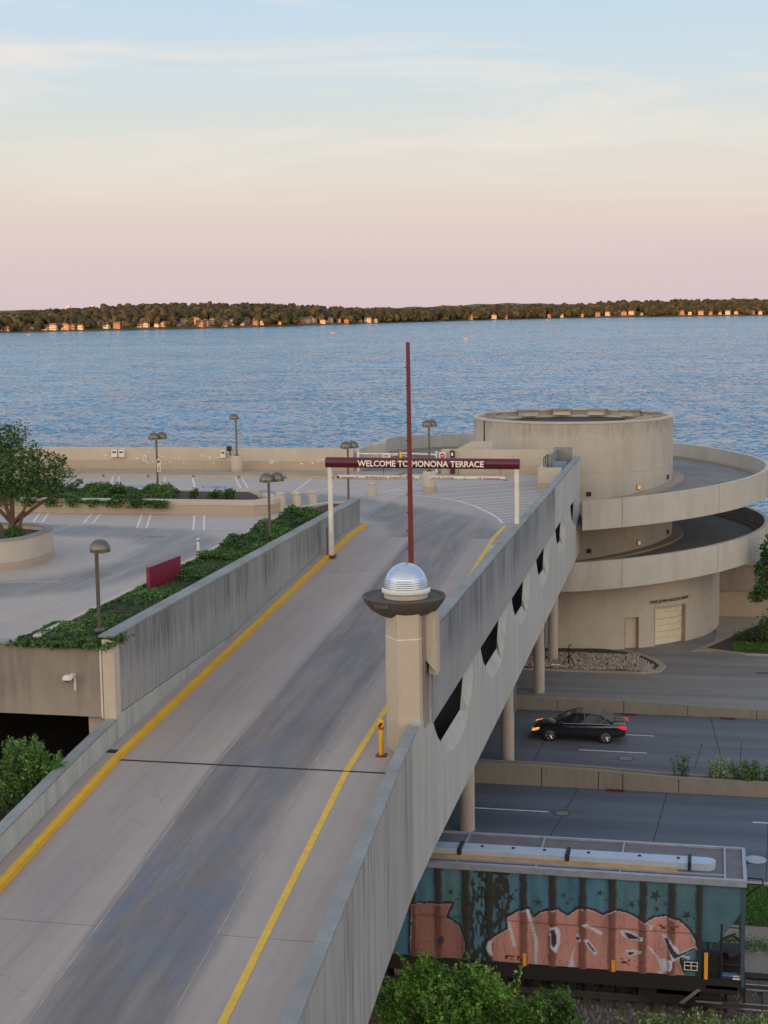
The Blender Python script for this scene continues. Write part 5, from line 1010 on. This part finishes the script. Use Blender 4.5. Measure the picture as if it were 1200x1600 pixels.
# ------------------------------------------------------------------ car
def car(x, y, label):
    t = thing('parked_car' if False else 'car', (x, y, 0), label, 'car')
    paint = newmat('black_car_paint'); m, nt, bs = paint; bs.inputs['Base Color'].default_value = (.008, .010, .018, 1); bs.inputs['Roughness'].default_value = .22; bs.inputs['Coat Weight'].default_value = 1; bs.inputs['Coat Roughness'].default_value = .05
    glass = newmat('car_glass'); g, nt, bs = glass; bs.inputs['Base Color'].default_value = (.02, .025, .03, 1); bs.inputs['Roughness'].default_value = .08; bs.inputs['Metallic'].default_value = .2
    # stations front(-x) -> rear: x, halfwidth, z bottom, z shoulder, z top(hood/deck)
    S = [(-2.42, .60, .38, .50, .56), (-2.36, .76, .28, .55, .64), (-2.1, .86, .22, .62, .74), (-1.6, .90, .2, .70, .84), (-1.0, .91, .2, .76, .93), (-.2, .92, .2, .80, .96), (.8, .92, .2, .84, .98), (1.5, .91, .2, .87, 1.02), (2.0, .88, .24, .88, 1.04), (2.32, .82, .3, .84, 1.02), (2.42, .70, .4, .76, .92)]
    b = MB(); vs = []; n = 13
    for sx, hw, zb_, zs, zt in S:
        half = [(0, zb_), (hw*.8, zb_), (hw*.97, zb_+.12), (hw, (zb_+zs)/2), (hw*.985, zs), (hw*.9, zt-.03), (0, zt)]
        ringp = [(-p[0], p[1]) for p in half[::-1]][:-1]+half
        vs += [(x+sx, y+p[0], p[1]) for p in ringp]
    k = 13
    fs = [(i*k+j, i*k+(j+1) % k, (i+1)*k+(j+1) % k, (i+1)*k+j) for i in range(len(S)-1) for j in range(k)]+[tuple(range(k)), tuple(range((len(S)-1)*k, len(S)*k))]
    b.add(vs, fs); o = b.build('body', m, t, smooth=True, weld=True); sd = o.modifiers.new('s', 'SUBSURF'); sd.levels = 1; sd.render_levels = 2
    # greenhouse
    Gs = [(-1.15, .70, .92, .60, .93), (-.45, .84, .93, .58, 1.30), (.0, .86, .94, .60, 1.42), (.6, .86, .95, .61, 1.44), (1.1, .85, .97, .58, 1.38), (1.75, .74, 1.0, .56, 1.08)]
    vs = []; 
    for sx, wb, zb_, wt, zt in Gs: vs += [(x+sx, y-wb, zb_), (x+sx, y-wt, zt), (x+sx, y+wt, zt), (x+sx, y+wb, zb_)]
    fs = []
    for i in range(len(Gs)-1):
        for j in range(3): fs.append((i*4+j, i*4+j+1, (i+1)*4+j+1, (i+1)*4+j))
    b = MB(); b.add(vs, fs); b.build('glasshouse', g, t, smooth=False)
    b = MB(); vs = []
    for sx, wb, zb_, wt, zt in Gs[1:5]: vs += [(x+sx, y-wt-.03, zt-.04), (x+sx, y-wt*.9, zt+.03), (x+sx, y+wt*.9, zt+.03), (x+sx, y+wt+.03, zt-.04)]
    b.add(vs, [(i*4+j, i*4+j+1, (i+1)*4+j+1, (i+1)*4+j) for i in range(3) for j in range(3)]); b.build('roof', m, t, smooth=True)
    b = MB()
    for sgn in (-1, 1):
        def gp(i, f): s_ = Gs[i]; return (x+s_[0], y+sgn*((s_[1]+(s_[3]-s_[1])*f)+.012), s_[2]+(s_[4]-s_[2])*f)
        b.path([gp(0, .5), gp(1, 1), gp(2, 1), gp(3, 1), gp(4, 1), gp(5, .6)], .035, 6); b.path([(x+.35, y+sgn*.875, .96), (x+.30, y+sgn*.62, 1.43)], .035, 6); b.path([gp(4, .1), (x+1.35, y+sgn*.70, 1.2), gp(4, 1)], .05, 6)
    b.split('pillar_trim', m, t)
    b = MB(); b.path([(x-1.0, y-.885, .945), (x+1.6, y-.87, 1.0)], .014, 6); b.build('chrome_strip', M['chrome'], t)
    b = MB(); b.box(x-.4, x-.2, y-.935, y-.91, .78, .8); b.box(x+.75, x+.95, y-.94, y-.915, .81, .83); b.build('door_handle', M['chrome'], t)
    b = MB(); b.box(x-.93, x-.92, y-.925, y-.915, .3, .93); b.box(x+.33, x+.34, y-.932, y-.922, .3, .95); b.box(x+1.25, x+1.26, y-.925, y-.915, .4, .95); b.build('door_gap', M['black'], t)
    b = MB(); b.box(x-.95, x-.75, y-1.05, y-.9, .95, 1.06); b.build('mirror', m, t, bevel=.03)
    for dx in (-1.42, 1.40):
        for sgn in (-1, 1):
            w = MB(); yy = y+sgn*.82; w.tube((x+dx, yy-.1, .33), (x+dx, yy+.1, .33), .33, n=28); wo = w.build('wheel', M['black'], t, smooth=True)
            w = MB(); w.tube((x+dx, yy+sgn*.09, .33), (x+dx, yy+sgn*.115, .33), .07, n=10); 
            for a in range(0, 360, 60): w.tube((x+dx, yy+sgn*.105, .33), (x+dx+.2*math.cos(R(a)), yy+sgn*.105, .33+.2*math.sin(R(a))), .035, n=5)
            vs = []; nn = 24
            for r_ in (.19, .225):
                for i in range(nn): vs.append((x+dx+r_*math.cos(2*PI*i/nn), yy+sgn*.108, .33+r_*math.sin(2*PI*i/nn)))
            w.add(vs, [(i, (i+1) % nn, nn+(i+1) % nn, nn+i) for i in range(nn)]); rim = w.build('rim', M['chrome'], wo)
    hl = emis('headlight_glow', (.9, .36, .07), .8); tl = emis('taillight_glow', (.8, .02, .03), .5)
    for sgn in (-1, 1):
        b = MB(); pts = [(-2.36, .52), (-2.3, .63), (-1.95, .70), (-1.98, .60), (-2.2, .52)]; b.slab([[(x+p[0], p[1]) for p in pts]], y+sgn*.79-.1*(sgn < 0)-.0, y+sgn*.79+.1*(sgn > 0), 'y'); b.build('headlight', hl, t, bevel=.02)
        b = MB(); pts = [(2.43, .74), (2.42, .9), (2.1, .93), (1.95, .85), (2.2, .76)]; b.slab([[(x+p[0], p[1]) for p in pts]], y+sgn*.80-.1*(sgn < 0), y+sgn*.80+.1*(sgn > 0), 'y'); b.build('taillight', tl, t, bevel=.02)
    MB().box(x+2.3, x+2.4, y-.85, y+.85, 1.05, 1.09).build('spoiler', m, t, bevel=.015) if False else None
    return t
car(10.25, 10.85, 'black sedan with lit amber headlights driving left in the far street lanes')
# ------------------------------------------------------------------ lake
m, nt, bs = newmat('lake_water'); bs.inputs['Base Color'].default_value = (.015, .125, .235, 1); bs.inputs['Roughness'].default_value = .12; bs.inputs['IOR'].default_value = 2.1
def ncol(scale, s_, detail, off):
    mp_ = nt.nodes.new('ShaderNodeMapping'); mp_.inputs['Scale'].default_value = scale; mp_.inputs['Location'].default_value = off; mp_.inputs['Rotation'].default_value = (0, 0, .25)
    nt.links.new(nt.nodes.new('ShaderNodeNewGeometry').outputs['Position'], mp_.inputs[0]); n_ = nt.nodes.new('ShaderNodeTexNoise'); n_.inputs['Scale'].default_value = s_; n_.inputs['Detail'].default_value = detail; n_.inputs['Roughness'].default_value = .68; n_.inputs['Distortion'].default_value = .4
    nt.links.new(mp_.outputs[0], n_.inputs['Vector']); v_ = nt.nodes.new('ShaderNodeVectorMath'); v_.operation = 'SUBTRACT'; nt.links.new(n_.outputs['Color'], v_.inputs[0]); v_.inputs[1].default_value = (.5, .5, .5); return v_.outputs[0]
patch = noise(nt, scale=(.0045, .011, 1), s=1, detail=6, rough=.65, off=(7, 1, 2), dist=1.4)
c1 = ncol((.75, .6, 1), 1, 5, (0, 0, 0)); c2 = ncol((.07, .13, 1), 1, 4, (5, 5, 0))
vl = nt.nodes.new('ShaderNodeVectorMath'); vl.operation = 'LENGTH'; nt.links.new(c1, vl.inputs[0])
vs_ = nt.nodes.new('ShaderNodeVectorMath'); vs_.operation = 'SCALE'; nt.links.new(c1, vs_.inputs[0]); nt.links.new(math_(nt, 'MULTIPLY', vl.outputs['Value'], 8.5), vs_.inputs['Scale']); c1 = vs_.outputs[0]
v1 = nt.nodes.new('ShaderNodeVectorMath'); v1.operation = 'MULTIPLY_ADD'; nt.links.new(c1, v1.inputs[0]); v1.inputs[1].default_value = (2.2, 5.0, 0); v1.inputs[2].default_value = (0, 0, 0)
v2 = nt.nodes.new('ShaderNodeVectorMath'); v2.operation = 'MULTIPLY_ADD'; nt.links.new(c2, v2.inputs[0]); v2.inputs[1].default_value = (.5, 1.1, 0); nt.links.new(v1.outputs[0], v2.inputs[2])
v3 = nt.nodes.new('ShaderNodeVectorMath'); v3.operation = 'SCALE'; nt.links.new(v2.outputs[0], v3.inputs[0]); nt.links.new(ramp(nt, patch, [(.38, .45), (.6, 1.2)]), v3.inputs['Scale'])
v4 = nt.nodes.new('ShaderNodeVectorMath'); v4.operation = 'ADD'; nt.links.new(v3.outputs[0], v4.inputs[0]); v4.inputs[1].default_value = (.02, -.12, 1)
v5 = nt.nodes.new('ShaderNodeVectorMath'); v5.operation = 'NORMALIZE'; nt.links.new(v4.outputs[0], v5.inputs[0]); nt.links.new(v5.outputs[0], bs.inputs['Normal']); M['water'] = m
struct(MB().add([(-9000, 46, -3), (9000, 46, -3), (9000, 9000, -3), (-9000, 9000, -3)], [(0,1,2,3)]).build('lake_water', m))
# ------------------------------------------------------------------ far shore
shore_px = [(-260, 529), (-120, 524), (0, 520), (150, 517), (300, 514), (450, 510), (600, 505), (750, 500.5), (900, 497), (1050, 495), (1200, 493), (1330, 491.5), (1500, 489)]
tops = [(-260, 20), (0, 20), (120, 24), (240, 29), (430, 28), (540, 20), (640, 17), (700, 18), (780, 21), (900, 21), (970, 25), (1050, 26), (1200, 25), (1500, 25)]
sx_ = [p[0] for p in shore_px]; sy_ = [p[1] for p in shore_px]
def shore(u):
    v = np.interp(u, sx_, sy_); d = ray(float(u), float(v)); t_ = (-3-CAM[2])/d.z; L_ = math.hypot(d.x, d.y)*t_; return d.x/math.hypot(d.x, d.y), d.y/math.hypot(d.x, d.y), L_
def hill(u, q): 
    top = np.interp(u, [p[0] for p in tops], [p[1] for p in tops])-13; q = max(0, q); return -2.6+(top+2.6)*min(1, (q/230))**.75 if q > 0 else -2.9
b = MB(); us = list(range(-260, 1501, 16)); qs = [-4, 0, 15, 40, 90, 150, 230, 400, 700]
vs = []
for u in us:
    dx, dy, L_ = shore(u)
    for q in qs: vs.append((CAM[0]+dx*(L_+q), CAM[1]+dy*(L_+q), hill(u, q)+(0 if q > 0 else -.6)))
k = len(qs); b.add(vs, [(i*k+j, (i+1)*k+j, (i+1)*k+j+1, i*k+j+1) for i in range(len(us)-1) for j in range(k-1)])
struct(b.build('far_shore_hill', plain('far_hillside', (.05, .055, .03), .95, var=.6, s=.05), smooth=True))
houses = [(13,12,1),(45,35,1),(52,30,0),(71,10,1),(115,12,1),(127,8,1),(157,42,2),(169,38,1),(167,12,1),(191,45,1),(199,45,1),(209,42,1),(219,14,1),(224,45,2),(229,14,1),(257,16,1),(262,42,0),(288,40,2),(306,38,3),(313,10,2),(333,36,2),(352,8,1),(385,36,2),(379,12,0),(398,40,1),(400,12,1),(410,12,1),(420,44,0),(455,34,1),(478,30,2),(486,36,2),(492,34,1),(505,12,1),(530,34,1),(542,12,1),(575,14,2),(587,12,1),(735,12,2),(772,12,2),(790,10,1),(858,10,1),(878,10,1),(910,12,1),(934,14,2),(950,26,2),(966,42,2),(975,26,2),(986,36,2),(992,40,1),(1065,20,2),(1078,16,1),(1095,14,2),(1110,12,1),(1137,14,2),(1150,16,1),(1176,14,1),(1188,10,1)]+[(int(u_), 8+int(30*random.random()), random.choice([0, 0, 1, 1, 2])) for u_ in [3, 36, 84, 103, 184, 246, 280, 322, 361, 438, 470, 515, 563, 690, 1002, 1125]]
walls_c = [plain('far_house_cream', (.44, .28, .16), .8), plain('far_house_tan', (.36, .18, .09), .8), plain('far_house_white', (.55, .42, .30), .8)]; roof_c = plain('far_house_roof', (.12, .09, .08), .9)
hpos = []
for i, (u, q, big) in enumerate(houses):
    dx, dy, L_ = shore(u); x = CAM[0]+dx*(L_+q+8); y = CAM[1]+dy*(L_+q+8); z = hill(u, q+8); w = [5, 6.5, 9.5, 14][big]*(.85+.3*random.random()); h_ = [3.2, 4.6, 6.2, 7.5][big]; dd = 8
    if i in (0,): pass
    small = q < 17
    t = thing('lakeside_house', (x, y, z), 'small sunlit house at the waterline of the far shore' if small else 'sunlit house standing among the trees up the far shore', 'house', 'waterline houses on the far shore' if small else 'hillside houses on the far shore')
    MB().box(x-w/2, x+w/2, y-dd/2, y+dd/2, z-2, z+h_).build('wall', walls_c[i % 3], t)
    b = MB(); gz_ = z+h_
    if i % 2: b.add([(x-w/2-.5, y-dd/2-.5, gz_), (x+w/2+.5, y-dd/2-.5, gz_), (x+w/2+.5, y+dd/2+.5, gz_), (x-w/2-.5, y+dd/2+.5, gz_), (x-w/2, y, gz_+2.4), (x+w/2, y, gz_+2.4)], [(0,1,5,4), (2,3,4,5), (0,4,3), (1,2,5), (0,3,2,1)])
    else: b.add([(x-w/2-.5, y-dd/2-.5, gz_), (x+w/2+.5, y-dd/2-.5, gz_), (x+w/2+.5, y+dd/2+.5, gz_), (x-w/2-.5, y+dd/2+.5, gz_), (x, y-dd/2-.5, gz_+2.8), (x, y+dd/2+.5, gz_+2.8)], [(0,1,4), (2,3,5), (0,4,5,3), (1,2,5,4), (0,3,2,1)])
    b.build('roof', roof_c, t)
    if big >= 1:
        b = MB(); kx = 2+big
        for a in range(kx):
            xx = x-w/2+w*(a+.5)/kx
            for zz in ([z+1.2, z+h_-2.1] if h_ > 5 else [z+1.5]): b.box(xx-.6, xx+.6, y-dd/2-.06, y-dd/2-.01, zz, zz+1.3)
        b.build('window', M['void'], t)
    hpos.append((u, q, w))
# dense woods on the far shore
ico = bmesh.new(); bmesh.ops.create_icosphere(ico, subdivisions=2, radius=1); IV = np.array([v.co[:] for v in ico.verts]); IF = np.array([[v.index for v in f.verts] for f in ico.faces]); ico.free()
VV = []; FF = []; AA = []; cnt = 0
def add_tree(x, y, z, rw, rh, var):
    global cnt
    d = 1+.16*rng.normal(size=(len(IV), 1)); P = IV*d*np.array([rw, rw, rh])+np.array([x, y, z]); VV.append(P); FF.append(IF+cnt); AA.append(np.full(len(IV), var)+.12*rng.normal(size=len(IV))); cnt += len(IV)
tries = 0; nt_ = 0
while nt_ < 4300:
    u = rng.uniform(-250, 1480) if rng.random() < .12 else rng.uniform(-15, 1215); q = 6+270*rng.random()**1.25
    ok = True
    for hu, hq, hw in hpos:
        if abs(u-hu) < hw*.62+1.4 and q < hq+12 and (q > hq-30): ok = False; break
    if not ok: continue
    dx, dy, L_ = shore(u); x = CAM[0]+dx*(L_+q); y = CAM[1]+dy*(L_+q); z = hill(u, q); H_ = (7 if q < 25 else 11)+8*rng.random()**1.4; rw = 3.2+3.6*rng.random()**1.3
    var = rng.random()
    add_tree(x, y, z+H_*.62, rw, min(H_*.4, rw*1.05), var)
    if rng.random() < .6: add_tree(x+rng.normal(0, 2.5), y-1+rng.normal(0, 2), z+H_*.45, rw*.7, H_*.3, var+.1)
    nt_ += 1
me = D.meshes.new('woods'); me.from_pydata(np.concatenate(VV).tolist(), [], np.concatenate(FF).tolist()); at = me.attributes.new('var', 'FLOAT', 'POINT'); at.data.foreach_set('value', np.clip(np.concatenate(AA), 0, 1).astype(np.float32))
M['far_leaf'] = leafmat('far_tree_leaves', (.016, .02, .008), (.07, .055, .02), .9); me.materials.append(M['far_leaf']); o = D.objects.new('woods', me); COL.objects.link(o)
tag(o, 'dense dark green woods covering the whole far shore of the lake', 'woods', kind='stuff')
# second distant ridge
b = MB(); vs = []; us = list(range(-300, 1600, 12))
for u in us:
    d = ray(u, 480); n_ = math.hypot(d.x, d.y); dx, dy = d.x/n_, d.y/n_; L_ = 5600; tp_ = 20+10*math.exp(-((u-790)/90)**2)+10*math.exp(-((u-60)/160)**2)+14*math.exp(-((u-1150)/70)**2)+1.6*math.sin(u*.4)+1.2*math.sin(u*.13)
    for q, z in ((0, -3), (60, tp_-4), (140, tp_), (600, tp_-8)): vs.append((CAM[0]+dx*(L_+q), CAM[1]+dy*(L_+q), z))
b.add(vs, [(i*4+j, (i+1)*4+j, (i+1)*4+j+1, i*4+j+1) for i in range(len(us)-1) for j in range(3)]); struct(b.build('distant_ridge', plain('distant_ridge_woods', (.06, .075, .06), .95, var=.5, s=.02), smooth=True))
# water tower domes
for u, v, lab in ((107, 479.5, 'left of two pale domes rising above the far woods'), (145, 479.5, 'right of two pale domes rising above the far woods')):
    d = ray(u, v); n_ = math.hypot(d.x, d.y); L_ = 2600; x, y = CAM[0]+d.x/n_*L_, CAM[1]+d.y/n_*L_; z = CAM[2]+d.z/n_*L_
    t = thing('water_tower', (x, y, 10), lab, 'water tower', 'water towers above the woods'); MB().lathe([(.001, 3), (3, 2.4), (4.6, .5), (4.6, -1), (2, -3.5), (.001, -4)], (x, y, z), 16).build('tank', walls_c[2], t, smooth=True); MB().tube((x, y, 5), (x, y, z-3), 1.2, n=12).build('stem', walls_c[2], t)
# boats
for u, v, lab in ((520, 521, 'tiny motor boat on the lake, the middle one left of the mast'), (855, 500.5, 'tiny pale boat near the far shore, farthest to the right'), (728, 531, 'tiny pale boat on the lake to the right of the mast'), (45, 523.5, 'tiny boat on the lake at the far left near the shore')):
    x, y = on_z(u, v, -3); t = thing('motor_boat', (x, y, -3), lab, 'boat', 'boats far out on the lake')
    MB().prism([(x-2.4, y-.7), (x+1.4, y-.8), (x+2.6, y), (x+1.4, y+.8), (x-2.4, y+.7)], -3.1, -2.4).build('hull', walls_c[1], t); MB().box(x-.8, x+.6, y-.5, y+.5, -2.39, -1.7).build('cabin', walls_c[0], t)
# ------------------------------------------------------------------ unseen blocks added behind the camera to keep the low sun off the ramp
for i, (x0, x1, y0, y1, h_) in enumerate(((-230, 60, -330, -290, 50), (62, 250, -345, -300, 56))):
    t = thing('office_block', ((x0+x1)/2, y1, 0), ['long stone office block behind the viewpoint, left one', 'tall stone office block behind the viewpoint, right one'][i], 'building')
    MB().box(x0, x1, y0, y1, 0, h_).build('wall', M['fascia'], t); b = MB()
    for z in np.arange(3, h_-3, 4): 
        for x in np.arange(x0+3, x1-4, 7): b.box(x, x+3.2, y1+.01, y1+.06, z, z+2.1)
    o = b.build('windows', M['void'], t); MB().box(x0-1, x1+1, y0-1, y1+1, h_, h_+1).build('cornice', M['cream'], t)
# ------------------------------------------------------------------ light
SUN_EL = R(3.0); SUN_AZ = R(4)      # sun behind the viewpoint, setting
sl = D.lights.new('sun', 'SUN'); sl.energy = 5; sl.angle = R(.53); sl.color = (1.0, .53, .20); so = D.objects.new('sun', sl); COL.objects.link(so)
tosun = Vector((math.sin(SUN_AZ)*-1*math.cos(SUN_EL), -math.cos(SUN_AZ)*math.cos(SUN_EL), math.sin(SUN_EL))); so.rotation_euler = (-tosun).to_track_quat('-Z', 'Y').to_euler(); so.location = (0, 0, 60)
w = D.worlds.new('World'); sc.world = w; w.use_nodes = True; nt = w.node_tree; bg = nt.nodes['Background']
sky = nt.nodes.new('ShaderNodeTexSky'); sky.sky_type = 'NISHITA'; sky.sun_disc = False; sky.sun_elevation = SUN_EL; sky.sun_rotation = math.atan2(tosun.x, tosun.y)
tc = nt.nodes.new('ShaderNodeTexCoord'); sep = nt.nodes.new('ShaderNodeSeparateXYZ'); nt.links.new(tc.outputs['Generated'], sep.inputs[0])
z = sep.outputs[2]; zc = math_(nt, 'MAXIMUM', z, 0.0)
def lin(r, g, b_): return tuple(((c/255)/12.92 if c < 10 else ((c/255+.055)/1.055)**2.4) for c in (r, g, b_))
east = ramp(nt, zc, [(0, lin(206, 187, 190)), (.025, lin(209, 189, 191)), (.05, lin(215, 197, 191)), (.08, lin(217, 207, 198)), (.11, lin(210, 211, 206)), (.145, lin(198, 211, 217)), (.185, lin(188, 208, 223)), (.22, lin(172, 208, 232)), (.30, lin(142, 194, 236)), (.45, lin(130, 182, 232)), (.7, lin(140, 172, 214)), (1, lin(168, 184, 208))])
west = ramp(nt, zc, [(0, (3.0, 1.9, 1.1)), (.12, (3.2, 2.3, 1.55)), (.3, (2.5, 2.15, 1.75)), (.6, (1.1, 1.12, 1.12)), (1, (.40, .46, .58))])
fw = math_(nt, 'MULTIPLY_ADD', sep.outputs[1], -.5, .5, clamp=True)
fw = ramp(nt, fw, [(.35, 0), (.85, 1)], 'EASE')
col = mix(nt, fw, east, west)
# thin cirrus
mp = nt.nodes.new('ShaderNodeMapping'); mp.inputs['Scale'].default_value = (1.6, 1.6, 11); mp.inputs['Rotation'].default_value = (R(4), R(-5), 0); nt.links.new(tc.outputs['Generated'], mp.inputs[0])
n1 = nt.nodes.new('ShaderNodeTexNoise'); n1.inputs['Scale'].default_value = 2.2; n1.inputs['Detail'].default_value = 7; n1.inputs['Roughness'].default_value = .6; n1.inputs['Distortion'].default_value = .6; nt.links.new(mp.outputs[0], n1.inputs['Vector'])
cl = math_(nt, 'MULTIPLY', ramp(nt, n1.outputs['Fac'], [(.47, 0), (.72, .85)]), ramp(nt, zc, [(.05, 0), (.12, 1)]))
col = mix(nt, cl, col, lin(232, 222, 212))
sk = nt.nodes.new('ShaderNodeVectorMath'); sk.operation = 'MULTIPLY_ADD'; nt.links.new(sky.outputs[0], sk.inputs[0]); sk.inputs[1].default_value = (.006, .006, .006); nt.links.new(col, sk.inputs[2])
nt.links.new(sk.outputs[0], bg.inputs[0]); bg.inputs[1].default_value = 1.0
sc.view_settings.view_transform = 'Standard'; sc.view_settings.look = 'None'; sc.view_settings.exposure = 0.14; sc.view_settings.gamma = 1.0
sc.render.engine = 'CYCLES'; sc.cycles.max_bounces = 6; sc.cycles.diffuse_bounces = 3; sc.cycles.sample_clamp_indirect = 4
sc.render.resolution_x = 768; sc.render.resolution_y = 1024
